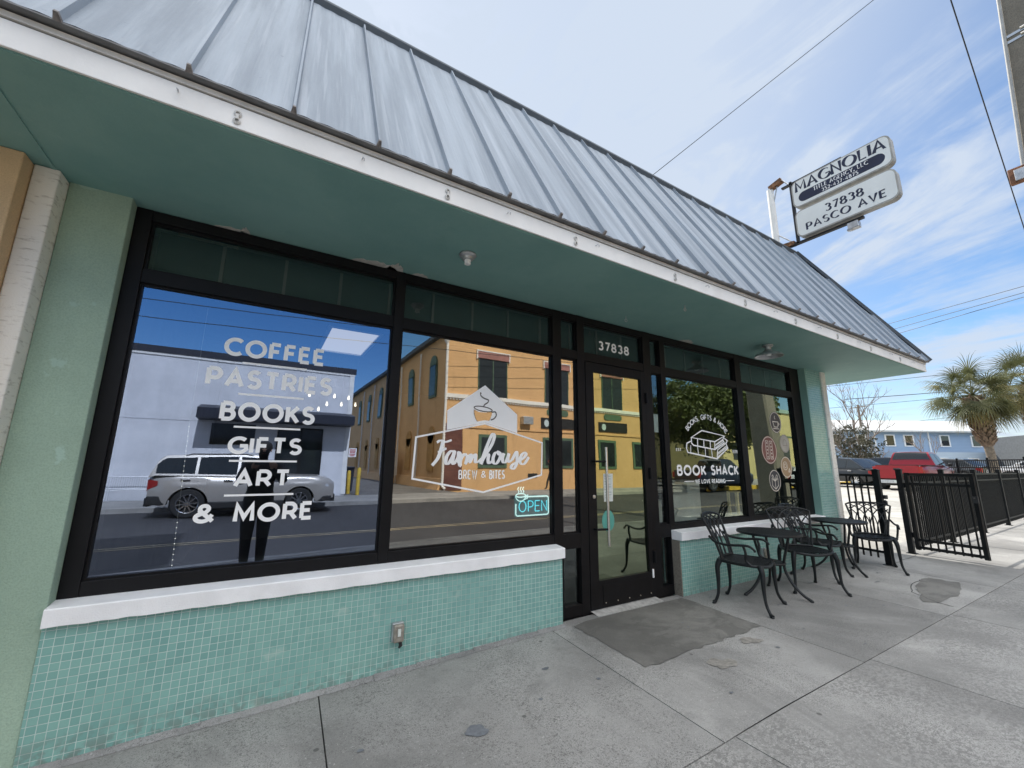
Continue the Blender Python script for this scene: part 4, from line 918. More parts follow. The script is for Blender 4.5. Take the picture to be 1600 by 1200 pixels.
# ------------------------------------------------------------------ bistro chairs and tables
CB = M['cast_black']
def make_chair():
    t = bpy.data.objects.new('bistro_chair', None); COL.objects.link(t)
    # seat faces +x; origin on the floor under the seat centre
    sz = .425; m = MB()
    def rim(k): # rounded seat outline, wider in front
        pts = []
        for i in range(40):
            a = 2 * PI * i / 40; ca, sa = math.cos(a), math.sin(a); n_ = 3.2
            r = (abs(ca) ** n_ + abs(sa) ** n_) ** (-1 / n_); x = .225 * r * ca * k; y = (.225 + .03 * ca) * r * sa * k; pts.append((x, y, sz - .02 * (abs(ca) ** 6) * (ca > 0)))
        return pts
    m.tube(rim(1.), .016, 8, closed=True); m.tube(rim(.86), .008, 6, closed=True)
    for i in range(-8, 9):                         # woven lattice of cast strips
        c = i * .052
        for s in (1, -1):
            p = [(c + s * .31 * u, .31 * u) for u in (-1, 1)]
            # clip to seat outline
            seg = []
            for k in range(41):
                u = -1 + 2 * k / 40; x, y = c + s * .36 * u, .36 * u
                if abs(x / .215) ** 3.2 + abs(y / (.215 + .03 * x / .225)) ** 3.2 < 1: seg.append((x, y, sz + .004 * s))
            if len(seg) > 1: m.bar(seg[0], seg[-1], .017, .008)
    m.box(-.205, .2, -.018, .018, sz - .012, sz - .006)
    m.build('seat', CB, t, smooth=True)
    # backrest: flaring frame with interlaced arcs
    m = MB()
    def bp(u, v):   # u across -1..1, v up 0..1
        half = .175 + .085 * v ** 1.3; lean = .10 * v + .05 * v * v
        return (-.205 - lean + .05 * u * u * .8, u * half, .435 + .425 * v)
    top = lambda u: 1.0 + .03 * (1 - u * u) - .06 * abs(u) ** 5
    m.tube([bp(-1, .95 * k / 10) for k in range(11)] + [bp(-1 + 2 * k / 16, top(-1 + 2 * k / 16)) for k in range(1, 16)] + [bp(1, .95 * k / 10) for k in range(10, -1, -1)], .0125, 8)
    m.tube([bp(-1 + 2 * k / 8, .02) for k in range(9)], .013, 8)
    for c in (-1.3, -.88, -.46, -.04, .38, .8):
        for s in (1, -1):
            pts = []
            for k in range(25):
                v = k / 24; u = s * (c + 1.2 * (1 - math.cos(v * PI / 2)) * 1.15)
                v2 = .03 + .99 * math.sin(v * PI / 2) ** .9
                if abs(u) <= .98 and v2 <= top(u): pts.append(bp(u, v2))
            if len(pts) > 2: m.tube(pts, .0075, 6)
    m.tube([bp(0, .02), bp(0, .55)], .0075, 6)
    m.build('backrest', CB, t, smooth=True)
    for s in (1, -1):
        m = MB()
        arm = spline([(-.265, s * .215, .66), (-.20, s * .245, .615), (-.08, s * .262, .60), (.05, s * .268, .612), (.12, s * .27, .612), (.165, s * .272, .585), (.172, s * .272, .565)], 5)
        m.tube(arm, .0125, 8)
        m.tube(spline([(.07, s * .268, .608), (.085, s * .262, .54), (.08, s * .25, .47), (.12, s * .238, .425)], 5), .0125, 8)
        m.build('arm', CB, t, smooth=True)
    for sx in (1, -1):
        for s in (1, -1):
            m = MB()
            if sx > 0: pts = [(.185, s * .205, .43), (.205, s * .225, .36), (.205, s * .232, .24), (.215, s * .24, .11), (.245, s * .262, .035), (.268, s * .278, .012)]
            else: pts = [(-.19, s * .17, .43), (-.215, s * .185, .36), (-.215, s * .19, .24), (-.222, s * .194, .11), (-.248, s * .205, .035), (-.268, s * .212, .012)]
            m.tube(spline(pts, 5), [.030 - .016 * min(1, k / 14) + (.007 * max(0, (k - 20) / 5)) for k in range(26)], 10)
            m.lathe([(.014, 0), (.018, .006), (.012, .016)], 12, (pts[-1][0], pts[-1][1], 0)); m.build('leg', CB, t, smooth=True)
    return t
CH = make_chair()
CHAIRS = [((4.425, -.595, 0), -1.30, 'black cast metal bistro chair nearest the door, its back to the tiled wall'), ((5.63, -.615, 0), math.atan2(-.775, -.63), 'black bistro chair between the two tables, turned towards the camera'),
          ((6.37, -.43, 0), -1.44, 'black bistro chair half hidden behind the middle one, its back to the wall'), ((7.57, -.63, 0), math.atan2(-.37, -.93), 'black bistro chair in front of the short railing, facing the tables')]
for i, (p, a, lab) in enumerate(CHAIRS):
    o = CH if i == 0 else copy_tree(CH)
    place(o, p, a); tag(o, lab, 'chair', 'cast metal bistro chairs outside the shop')
def make_table():
    t = bpy.data.objects.new('bistro_table', None); COL.objects.link(t); zt = .665; R_ = .325
    m = MB(); m.lathe([(R_ - .022, -.004), (R_ - .022, -.022), (R_ - .004, -.024), (R_, -.012), (R_ - .004, 0), (R_ - .022, 0)], 48, (0, 0, zt), close=True)
    for i in range(-8, 9):
        y = i * .0355; w = math.sqrt(max(0, (R_ - .018) ** 2 - y * y))
        if w > .04:
            pts = [(-w + 2 * w * k / 10, y + .012 * math.sin(PI * k / 10), zt - .006) for k in range(11)]
            for a, b in zip(pts, pts[1:]): m.bar(a, b, .024, .009)
    m.box(-.012, .012, -R_ + .03, R_ - .03, zt - .022, zt - .012); m.lathe([(.03, -.003), (.03, -.02), (.018, -.02), (.018, -.003)], 20, (0, 0, zt), close=True)
    m.build('tabletop', CB, t, smooth=True)
    for k in range(3):
        a = 2 * PI * k / 3; ca, sa = math.cos(a), math.sin(a)
        prof = [(.20, zt - .02), (.185, .58), (.15, .45), (.125, .34), (.14, .24), (.20, .13), (.275, .055), (.335, .02), (.352, .012)]
        m = MB(); m.tube(spline([(r * ca, r * sa, z) for r, z in prof], 4), .0145, 8); m.lathe([(.016, 0), (.019, .006), (.012, .02)], 12, (.352 * ca, .352 * sa, 0)); m.build('leg', CB, t, smooth=True)
    m = MB(); m.tube([(.13 * math.cos(2 * PI * k / 24), .13 * math.sin(2 * PI * k / 24), .335) for k in range(24)], .012, 8, closed=True)
    m.lathe([(.05, 0), (.125, .0), (.125, .012), (.05, .012)], 24, (0, 0, .33), close=True); m.build('brace_ring', CB, t, smooth=True)
    return t
TB = make_table()
for i, (p, a, lab) in enumerate((((5.03, -.54, 0), math.radians(157), 'round black slatted bistro table nearest the door'), ((7.0, -.45, 0), math.radians(0), 'round black slatted bistro table by the corner post'))):
    o = TB if i == 0 else copy_tree(TB); place(o, p, a); tag(o, lab, 'table', 'bistro tables outside the shop')

# ------------------------------------------------------------------ railings and gate
FB = M['fence_black']
def rail_panel(name, parent, p, q, z0=.08, z1=1.30, pitch=.105, rails=(.17, 1.13, 1.27), pw=.018, rw=(.026, .034), stiles=False):
    p, q = Vector((*p, 0)), Vector((*q, 0)); L_ = (q - p).length; d = (q - p).normalized(); m = MB(); n = int(L_ / pitch)
    for i in range(1, n + 1):
        c = p + d * (L_ * i / (n + 1)); m.bar((c.x, c.y, z0), (c.x, c.y, z1 - .02), pw, pw, up=(d.x, d.y, 0))
    for z in rails: m.bar((p.x, p.y, z), (q.x, q.y, z), rw[0], rw[1])
    if stiles:
        for e in (p + d * .025, q - d * .025): m.bar((e.x, e.y, z0 - .01), (e.x, e.y, z1 + .03), .05, .05, up=(d.x, d.y, 0))
    return m.build(name, FB, parent)
def post(parent, x, y, h=1.34, w=.075):
    m = MB(); m.bar((x, y, -.01), (x, y, h), w, w, up=(0, 1, 0)); m.bar((x, y, h), (x, y, h + .016), w + .014, w + .014, up=(0, 1, 0)); m.add([(x - w / 2, y - w / 2, h + .016), (x + w / 2, y - w / 2, h + .016), (x + w / 2, y + w / 2, h + .016), (x - w / 2, y + w / 2, h + .016), (x, y, h + .035)], [(0, 1, 4), (1, 2, 4), (2, 3, 4), (3, 0, 4)])
    m.bar((x, y, 0), (x, y, .008), w + .05, w + .05, up=(0, 1, 0))
    return m.build('post', FB, parent)
t = thing('railing_section', 'short black railing between the corner post of the shop and its gate post', 'railing', (8.05, -.4, 0))
rail_panel('picket_panel', t, (8.09, -.13), (7.985, -.60)); post(t, 7.98, -.635)
m = MB(); m.box(8.01, 8.09, -.70, -.64, .93, .985); m.tube([(8.02, -.665, .90), (8.09, -.665, .90)], .014, 8); m.box(8.02, 8.055, -.70, -.645, .845, .90); m.build('latch', M['trim_black'], t)
t = thing('railing_run', 'long black picket railing running along the pavement away from the shop', 'railing', (14, -.45, 0))
PX = [(9.40, -.49), (11.55, -.50), (13.9, -.47), (16.3, -.43), (18.7, -.38), (21.1, -.33), (23.5, -.28)]
for a, b in zip(PX, PX[1:]): rail_panel('picket_panel', t, (a[0] + .035, a[1]), (b[0] - .035, b[1]), .07, 1.30, .098, (.16, 1.13, 1.27), .02)
for x, y in PX: post(t, x, y, 1.35)
t = thing('gate', 'black picket gate swung open across the pavement from its hinge post', 'gate', (9.4, -.55, 0))
gp, gq = (9.395, -.56), (9.235, -1.395)
rail_panel('picket_panel', t, gp, gq, .085, 1.28, .102, (.115, .235, 1.13, 1.285), .018, (.028, .042), True)
m = MB()
for z in (.3, 1.1): m.box(9.385, 9.415, -.575, -.525, z - .04, z + .04)
m.build('hinge', FB, t)
m = MB(); m.box(9.20, 9.235, -1.40, -1.34, .88, .98); m.tube([(9.19, -1.37, .955), (9.13, -1.36, .955)], .01, 8); m.build('latch', M['trim_black'], t)
# railing on the far side of the lot, in front of the palm
t = thing('railing_run', 'distant black railing in front of the palm trunk and white car', 'railing', (32, 3, 0))
A_, B_ = Vector((33.2, 4.9, 0)), Vector((26.6, -.6, 0)); N_ = 4
for i in range(N_):
    a = A_.lerp(B_, i / N_); b = A_.lerp(B_, (i + 1) / N_); rail_panel('picket_panel', t, (a.x, a.y), (b.x, b.y), .35, 1.83, .14, (.45, 1.45, 1.80), .022, (.04, .05)); post(t, b.x, b.y, 1.9)
post(t, A_.x, A_.y, 1.9)

# ------------------------------------------------------------------ roof sign
SX = 8.0
t = thing('roof_sign', 'white two panel box sign on a rusty bracket above the roof', 'sign', (SX, .32, 4.6))
m = MB(); m.tube([(SX, .33, 4.6), (SX, .33, 6.72)], .058, 16); m.build('pole', M['white_paint'], t, smooth=True)
m = MB(); m.bar((SX, .33, 6.74), (SX, .10, 6.80), .10, .09); m.build('bracket', M['rust'], t); m = MB(); m.bar((SX, .30, 5.46), (SX, .02, 5.43), .10, .08); m.build('bracket', M['rust'], t)
for a, b in (((SX, .12, 6.83), (SX, -.02, 6.6)), ((SX, .30, 5.75), (SX, .08, 5.5)), ((SX, .31, 6.35), (SX, .2, 6.72))): m = MB(); m.tube([a, b], .012, 8); m.build('stay', M['galv'], t)
m = MB(); m.box(SX - .03, SX + .03, -.055, -.015, 5.40, 6.66); m.box(SX - .03, SX + .03, -.84, .12, 6.60, 6.63); m.box(SX - .03, SX + .03, -1.0, .10, 5.385, 5.425); m.build('frame', M['trim_black'], t)
m = MB(); m.box(SX - .05, SX + .07, -.93, -.78, 5.27, 5.385); m.lathe([(.05, 0), (.04, -.03), (0, -.035)], 14, (SX, -.80, 5.29)); m.build('floodlight', M['galv'], t, bevel=.01)
fs_ = lambda u, v, d: (SX - .095 - d, -.07 - u, v)     # u runs from the pole towards the street
def rrect(u0, u1, v0, v1, r, n=6):
    out = []
    for cx, cz, a0 in ((u1 - r, v1 - r, 0), (u0 + r, v1 - r, 90), (u0 + r, v0 + r, 180), (u1 - r, v0 + r, 270)):
        out += [(cx + r * math.cos(math.radians(a0 + 90 * k / n)), cz + r * math.sin(math.radians(a0 + 90 * k / n))) for k in range(n + 1)]
    return out
face = pm('aged sign plastic', (.80, .82, .80), .4, 0, .05, 2.5)
navy = pm('navy sign ink', (.012, .018, .05), .5)
for v0, v1, kind in ((6.035, 6.57, 0), (5.45, 5.97, 1)):
    m = MB(); m.prism(rrect(0, 1.42, v0, v1, .11), -.13, 0, fs_); cab = m.build('sign_cabinet', pm('sign cabinet rim', (.40, .39, .36), .5, .3, .15, 12), t)
    m = MB(); m.prism(rrect(.022, 1.398, v0 + .022, v1 - .022, .092), 0, .004, fs_); m.build('sign_face', face, cab)
    m = MB()
    if kind == 0:
        text(m, 'MAGNOLIA', .07, 1.35, v0 + .30, v0 + .50, fs_, w=.10, gap=.20, d0=.0042, d1=.0056, nib=(.05, .25), serif=.10)
        m.prism(rrect(.10, 1.33, v0 + .075, v0 + .265, .094, 10), .0042, .0055, fs_)
        m.build('sign_lettering', navy, cab)
        m = MB(); text(m, 'TITLE AGENCY, LLC', .34, 1.12, v0 + .175, v0 + .25, fs_, w=.13, gap=.24, d0=.0055, d1=.0068, nib=(.05, .17), serif=.08)
        text(m, '352-437-4875', .46, .98, v0 + .088, v0 + .155, fs_, w=.14, gap=.24, d0=.0055, d1=.0068, nib=(.06, .18)); m.build('sign_lettering', M['white_gloss'], cab)
    else:
        text(m, '37838', .47, 1.0, v0 + .275, v0 + .42, fs_, w=.11, gap=.2, d0=.0042, d1=.0056, nib=(.07, .25))
        text(m, 'PASCO AVE', .16, 1.27, v0 + .09, v0 + .225, fs_, w=.10, gap=.26, d0=.0042, d1=.0056, nib=(.06, .26), serif=.10)
        m.build('sign_lettering', navy, cab)

# ------------------------------------------------------------------ utility pole and wires
t = thing('utility_pole', 'square concrete utility pole with conduit and steel bands at the right edge', 'utility pole', (11.05, -2.30, 0))
m = MB(); w0, w1 = .27, .15; b = (11.05, -2.30, 0); tp = (11.05, -2.89, 12.2)
vs = []
for (cx, cy, cz), w in ((b, w0), (tp, w1)):
    ch = w * .8
    vs += [(cx - w, cy - ch, cz), (cx - ch, cy - w, cz), (cx + ch, cy - w, cz), (cx + w, cy - ch, cz), (cx + w, cy + ch, cz), (cx + ch, cy + w, cz), (cx - ch, cy + w, cz), (cx - w, cy + ch, cz)]
m.add(vs, [(i, (i + 1) % 8, 8 + (i + 1) % 8, 8 + i) for i in range(8)] + [tuple(range(8, 16))]); m.build('shaft', M['concrete_pole'], t)
def pc(z): k = z / 12.2; return 11.05, -2.30 - .59 * k, w0 + (w1 - w0) * k
m = MB(); pts = []
for z in (6.55, 8, 9.5, 11, 12):
    x, y, w = pc(z); pts.append((x - w - .035, y + w * .95, z))
m.tube(pts, .026, 10); m.build('conduit', pm('grey conduit', (.36, .36, .35), .6), t, smooth=True)
for z in (9.0, 9.12, 11.2):
    m = MB(); x, y, w = pc(z); m.box(x - w - .012, x + w + .012, y - w - .012, y + w + .012, z, z + .05); m.tube([(x - w - .02, y - w * .4, z + .05), (x - w - .02, y - w * .1, z + .05)], .025, 8); m.build('steel_band', M['steel'], t)
x, y, w = pc(6.4)
m = MB(); m.box(x - w - .12, x - w - .002, y + w * .45 + .05, y + w * .45 + .27, 6.28, 6.56); m.build('meter_box', pm('rusty brown box', (.24, .11, .06), .7, .1, .4, 14), t, bevel=.012)
m = MB(); m.box(x - w - .15, x - w - .121, y + w * .45 + .03, y + w * .45 + .2, 6.30, 6.5); m.build('box_lid', M['galv'], t, bevel=.006)
def wire(p, q, sag, lab, r=.012, g='overhead wires'):
    m = MB(); p, q = Vector(p), Vector(q)
    m.tube([p.lerp(q, k / 24) - Vector((0, 0, sag * 4 * (k / 24) * (1 - k / 24))) for k in range(25)], r, 6)
    tag(m.build('overhead_wire', M['trim_black'], loc=tuple((p + q) / 2)), lab, 'wire', g)
def ext(p, q, a, b):
    p, q = Vector(p), Vector(q); d = q - p; return p - d * a, q + d * b
for p, q, a, b, sag, lab, r in (((10.38, 4.97, 11.1), (16.24, .09, 17.09), .35, .5, .0, 'single wire rising diagonally from behind the roof ridge to the top of the picture', .011),
        ((11.9, -1.97, 11.5), (18.42, -1.59, 8.35), .5, 1.2, .0, 'steep wire crossing the sky just left of the concrete pole', .012),
        ((50.93, 10.62, 15.27), (46.49, 1.54, 14.66), 2.5, 2, .1, 'top wire of the three parallel ones right of the roof corner', .022),
        ((51.1, 10.65, 14.66), (46.54, 1.61, 14.2), 2.5, 2, .1, 'middle wire of the three parallel ones right of the roof corner', .022),
        ((51.52, 10.5, 14.23), (46.58, 1.66, 13.88), 2.5, 2, .1, 'bottom wire of the three parallel ones right of the roof corner', .022),
        ((71.2, 23.42, 10.07), (81.93, 16.71, 11.31), 1.5, 3, .1, 'thin wire passing behind the bare tree at mid height', .03),
        ((78.3, 19.7, 7.76), (83.05, 16.69, 8.46), 2, 5, .1, 'low wire just above the roof of the blue building', .03),
        ((59.37, 18.33, 11.39), (61.76, 10.93, 11.53), 1.5, 3, .2, 'wire passing close under the corner of the canopy', .025),
        ((44.49, 4.43, 7.22), (47.28, 2.7, 7.53), 3, 3, .1, 'wire running behind the crown of the nearer palm', .025)):
    P_, Q_ = ext(p, q, a, b); wire(P_, Q_, sag, lab, r)
for i, (z, y) in enumerate(((8.9, -16.2), (8.3, -16.4), (7.7, -16.6))):
    wire((-20, y, z - 1.5), (20 + 4 * i, y - 1.2, z + 1.2), .25, ['upper', 'middle', 'lower'][i] + ' wire over the far pavement, reflected in the logo window', .016, 'wires across the street')

# ------------------------------------------------------------------ vehicles
def paint(name, col, metal=.3, rough=.28): return pm(name, col, rough, metal, .04, 4, 0, 90, .5, .6)
def lerp_prof(pr, x):
    if x <= pr[0][0]: return pr[0][1]
    for (a, za), (b, zb) in zip(pr, pr[1:]):
        if x <= b: return za + (zb - za) * (x - a) / (b - a)
    return pr[-1][1]
def car(name, label, cat, col, L, W_, belt, roofp, axles, wr, loc, rz, hood=None, bed=None, group=None, rocker=.30, silver=None, light=True):
    """front towards +x, origin on the road at mid length. belt/roofp: lists of (x, z); bed: (x0, x1, floor z) of an open load bed"""
    t = thing(name, label, cat, (0, 0, 0), group)
    pt = paint(name + ' paint', col); hw = W_ / 2
    m = MB(); N = 84; xs = [-L / 2 + L * i / N for i in range(N + 1)]
    def half(x):
        u = abs(x) / (L / 2); return hw * (1 - .16 * max(0, (u - .72) / .28) ** 2.2)
    def low(x):
        z = rocker; u = abs(x) / (L / 2)
        if u > .86: z += .12 * (u - .86) / .14
        for ax in axles:
            d = abs(x - ax); Ra = wr * 1.16
            if d < Ra: z = max(z, wr + math.sqrt(max(0, Ra * Ra - d * d)) * .98)
        return z
    K = 9; grid = []
    for x in xs:
        zl, zt = low(x), lerp_prof(belt, x); zl = min(zl, zt - .05); row_ = []
        for k in range(K + 1):
            v = k / K; z = zl + (zt - zl) * v; vv = (z - rocker) / max(.1, (lerp_prof(belt, 0) - rocker))
            y = half(x) * (1 - .085 * (vv - .42) ** 2 * 3.0) - (.035 if k == K else .0) + (.012 * math.exp(-((vv - .68) / .05) ** 2))
            row_.append((y, z))
        grid.append(row_)
    vs = []
    for s in (1, -1):
        for x, row_ in zip(xs, grid): vs += [(x, s * y, z) for y, z in row_]
    fs = []; o = (N + 1) * (K + 1)
    for i in range(N):
        for k in range(K):
            a = i * (K + 1) + k; b = a + K + 1
            fs += [(a, b, b + 1, a + 1), (o + a, o + a + 1, o + b + 1, o + b)]
    for i in (0, N):
        for k in range(K):
            a = i * (K + 1) + k; fs.append((a, a + 1, o + a + 1, o + a))
    m.add(vs, fs)
    for i in range(N):                          # crowned deck, bonnet, cargo top
        xm = (xs[i] + xs[i + 1]) / 2
        if bed and bed[0] < xm < bed[1]: continue
        Q = 6
        for q in range(Q):
            u0, u1 = -1 + 2 * q / Q, -1 + 2 * (q + 1) / Q
            def pp(j, u): y, z = grid[j][K]; return (xs[j], y * u, z + .045 * (1 - u * u))
            m.quad(pp(i, u0), pp(i + 1, u0), pp(i + 1, u1), pp(i, u1))
    if bed:
        x0, x1, zf = bed; yb = hw - .16; zt = lerp_prof(belt, (x0 + x1) / 2)
        m.box(x0 + .06, x1, -yb, yb, zf - .04, zf)
        for s in (1, -1):
            m.quad((x0 + .06, s * yb, zf), (x1, s * yb, zf), (x1, s * yb, zt), (x0 + .06, s * yb, zt)); m.quad((x0, s * yb, zt), (x1, s * yb, zt), (x1, s * (hw - .04), zt), (x0, s * (hw - .04), zt))
        m.box(x0 - .0, x0 + .06, -yb, yb, zf, zt); m.quad((x1, -yb, zf), (x1, yb, zf), (x1, yb, zt), (x1, -yb, zt))
    m.build('body', pt, t, smooth=True)
    if bed:
        zt = lerp_prof(belt, -L / 2); m = MB(); m.box(-L / 2 - .014, -L / 2 - .001, -hw * .80, hw * .80, .60, zt - .03); tg_ = m.build('tailgate', pt, t, bevel=.012)
        m = MB(); m.box(-L / 2 - .022, -L / 2 - .0145, -.13, .13, zt - .24, zt - .14); m.build('tailgate_handle', M['trim_black'], tg_, bevel=.006)
        m = MB(); m.box(-L / 2 - .002, -L / 2 + .10, -hw * .82, hw * .82, zt + .002, zt + .03); m.box(-L / 2 + .1005, bed[1], hw - .13, hw - .035, zt + .002, zt + .03); m.box(-L / 2 + .1005, bed[1], -hw + .035, -hw + .13, zt + .002, zt + .03); m.build('bed_rail_cap', M['trim_black'], t, bevel=.008)
        for s in (1, -1):
            m = MB(); m.box(-L / 2 - .012, -L / 2 + .05, s * hw * .82 if s > 0 else -hw * .83 - .13, s * hw * .82 + .13 if s > 0 else -hw * .83, .78, zt - .06); m.build('tail_light', M['taillamp'], t, bevel=.01)
    # glasshouse: roof profile above the belt
    xa, xb = roofp[0][0], roofp[-1][0]; zr = max(z for _, z in roofp); zb = lerp_prof(belt, (xa + xb) / 2); n = 48
    hb, ht = hw - .055, hw - .055 - .20 * (zr - zb) / .55
    def yw(z): return hb + (ht - hb) * max(0, (z - zb)) / (zr - zb)
    m = MB(); sec = []
    for i in range(n + 1):
        x = xa + (xb - xa) * i / n; z = lerp_prof(roofp, x); z0 = lerp_prof(belt, x) - .02; sec.append((x, z0, max(z, z0 + .001)))
    for a, b in zip(sec, sec[1:]):
        for s in (1, -1):
            m.quad((a[0], s * yw(a[1]), a[1]), (b[0], s * yw(b[1]), b[1]), (b[0], s * yw(b[2]), b[2]), (a[0], s * yw(a[2]), a[2]))
        for q in range(6):
            u0, u1 = -1 + q / 3, -1 + (q + 1) / 3
            m.quad((a[0], yw(a[2]) * u0, a[2] + .03 * (1 - u0 * u0)), (b[0], yw(b[2]) * u0, b[2] + .03 * (1 - u0 * u0)), (b[0], yw(b[2]) * u1, b[2] + .03 * (1 - u1 * u1)), (a[0], yw(a[2]) * u1, a[2] + .03 * (1 - u1 * u1)))
    m.build('cabin', pt, t, smooth=True)
    # side glass, one pane per window, follows the roof line
    fx = [x for x, z in roofp]
    tops = [x for x, z in roofp if z > zr - .12]; xr0, xr1 = min(tops), max(tops)
    rear_open = xa + .10; front_open = xb - .14
    cuts = [rear_open] + [rear_open + (front_open - rear_open) * c for c in ((.30, .62) if not bed else (.45,))] + [front_open]
    for s in (1, -1):
        for a, b in zip(cuts, cuts[1:]):
            pts_t, pts_b = [], []
            for k in range(11):
                x = a + .035 + (b - a - .07) * k / 10; z = min(lerp_prof(roofp, x) - .075, zr - .085); z0 = lerp_prof(belt, x) + .035
                if z > z0 + .03: pts_t.append((x, z)); pts_b.append((x, z0))
            if len(pts_t) > 2:
                g = MB()
                for (x0, z0), (x1, z1), (xb0, zb0), (xb1, zb1) in zip(pts_t, pts_t[1:], pts_b, pts_b[1:]):
                    e = .006; g.quad((xb0, s * (yw(zb0) + e), zb0), (xb1, s * (yw(zb1) + e), zb1), (x1, s * (yw(z1) + e), z1), (x0, s * (yw(z0) + e), z0))
                g.build('side_window', M['carglass'], t)
    for nm, (x0, x1) in (('windscreen', (xr1 + .04, xb - .05)), ('rear_window', (xa + .05, xr0 - .03))):
        if abs(x1 - x0) < .04: x0, x1 = (x0 + x1) / 2 - .03, (x0 + x1) / 2 + .03
        g = MB(); xq = sorted([x0, x1] + [x for x, _, _ in sec if min(x0, x1) < x < max(x0, x1)])
        for xa_, xb_ in zip(xq, xq[1:]):
            z0, z1 = lerp_prof([(s_[0], s_[2]) for s_ in sec], xa_), lerp_prof([(s_[0], s_[2]) for s_ in sec], xb_); nx, nz = -(z1 - z0), (xb_ - xa_); l = math.hypot(nx, nz); nx, nz = nx / l * .009, nz / l * .009
            for q in range(6):
                u0, u1 = -.9 + 1.8 * q / 6, -.9 + 1.8 * (q + 1) / 6
                f_ = lambda x, z, u: (x + nx, yw(z) * u, z + nz + .03 * (1 - u * u))
                g.quad(f_(xa_, z0, u0), f_(xb_, z1, u0), f_(xb_, z1, u1), f_(xa_, z0, u1))
        g.build(nm, M['carglass'], t)
    for ax in axles:
        for s in (1, -1):
            y1 = s * (hw - .02); y0 = s * (hw - .25); prof = [(wr * .66, y1), (wr * .92, y1), (wr, y1 - s * .03), (wr, y0 + s * .03), (wr * .92, y0), (wr * .66, y0)]
            m = MB(); m.lathe([(r, y) for r, y in prof], 30, (ax, 0, wr), ax='y', close=True); w_ = m.build('wheel', M['rubber'], t, smooth=True)
            r = MB(); r.lathe([(wr * .66, y1 - s * .012), (wr * .60, y1 - s * .02), (wr * .58, y1 - s * .10)], 30, (ax, 0, wr), ax='y', close=True)
            for k in range(10):
                a = 2 * PI * k / 10; r.bar((ax + wr * .10 * math.cos(a), y1 - s * .03, wr + wr * .10 * math.sin(a)), (ax + wr * .62 * math.cos(a + .12), y1 - s * .02, wr + wr * .62 * math.sin(a + .12)), .035, .028, up=(0, 1, 0))
            r.lathe([(wr * .16, y1 - s * .05), (wr * .15, y1 - s * .018), (0, y1 - s * .014)], 16, (ax, 0, wr), ax='y'); r.build('rim', M['chrome'], w_)
            d = MB(); d.lathe([(wr * .585, y1 - s * .085), (0, y1 - s * .09)], 24, (ax, 0, wr), ax='y'); d.build('brake_disc', M['trim_black'], w_)
        a = MB(); a.box(ax - wr * 1.1, ax + wr * 1.1, -hw + .26, hw - .26, wr * .5, wr * 1.9); a.build('wheel_well', M['trim_black'], t)
    bz = .40; ze = lerp_prof(belt, L / 2); zr_ = lerp_prof(belt, -L / 2); hf = half(L / 2) ; xf = L / 2
    bmat = M['galv'] if bed else M['trim_black']
    for sx, nm in ((1, 'front_bumper'), (-1, 'rear_bumper')):
        m = MB(); m.prism([(-hf * .98, -.02), (-hf * .9, .05), (0, .09), (hf * .9, .05), (hf * .98, -.02), (hf * .9, -.10), (-hf * .9, -.10)], bz - .06, bz + (.10 if bed else .16), lambda u, v, d: (sx * (xf + v), u, d)); m.build(nm, bmat, t, bevel=.012)
    m = MB(); m.box(xf - .05, xf + .012, -hf * .55, hf * .55, ze - .30, ze - .06); m.build('grille', M['trim_black'], t, bevel=.01)
    for s in (1, -1):
        m = MB(); m.add([(xf + .014, s * hf * .56, ze - .24), (xf + .014, s * hf * .99, ze - .22), (xf - .30, s * (half(xf - .3) + .006), ze - .10), (xf - .26, s * (half(xf - .26) + .004), ze - .04), (xf + .012, s * hf * .95, ze - .04), (xf + .014, s * hf * .56, ze - .06)], [(0, 1, 4, 5), (1, 2, 3, 4)]); m.build('headlight', M['headlamp'], t)
        m = MB(); m.box(-xf - .012, -xf + .05, s * hf * .99 - .0, s * (hf * .99 - .14), zr_ - .38, zr_ - .06); m.add([(-xf, s * (half(-xf) + .005), zr_ - .34), (-xf + .22, s * (half(-xf + .22) + .006), zr_ - .22), (-xf + .22, s * (half(-xf + .22) + .004), zr_ - .10), (-xf, s * (half(-xf) + .005), zr_ - .06)], [(0, 1, 2, 3)]); m.build('tail_light', M['taillamp'], t)
        m = MB(); xm = xb - .32; m.lathe([(0, -.08), (.07, -.05), (.085, .0), (.07, .06), (0, .09)], 12, (xm, s * (hw + .11), lerp_prof(belt, xm) + .10), ax='y'); m.bar((xm, s * (hw - .06), lerp_prof(belt, xm) + .04), (xm, s * (hw + .06), lerp_prof(belt, xm) + .08), .06, .03); m.build('wing_mirror', pt if not bed else M['trim_black'], t, smooth=True)
        for c in cuts[1:]:
            xh = c - .22 if c < cuts[-1] else c - .62
            m = MB(); zh = lerp_prof(belt, xh) - .13; yh = s * (hw * .985); m.box(xh - .11, xh + .11, yh - .02, yh + s * .028, zh - .018, zh + .018); m.build('door_handle', M['chrome'], t, bevel=.006)
    zp_ = .50 if bed else zr_ - .28; m = MB(); m.box(-xf - .10 if bed else -xf - .02, -xf - .092 if bed else -xf - .008, -.15, .15, zp_ - .13, zp_); m.build('number_plate', M['paper'], t)
    place(t, loc, rz); return t
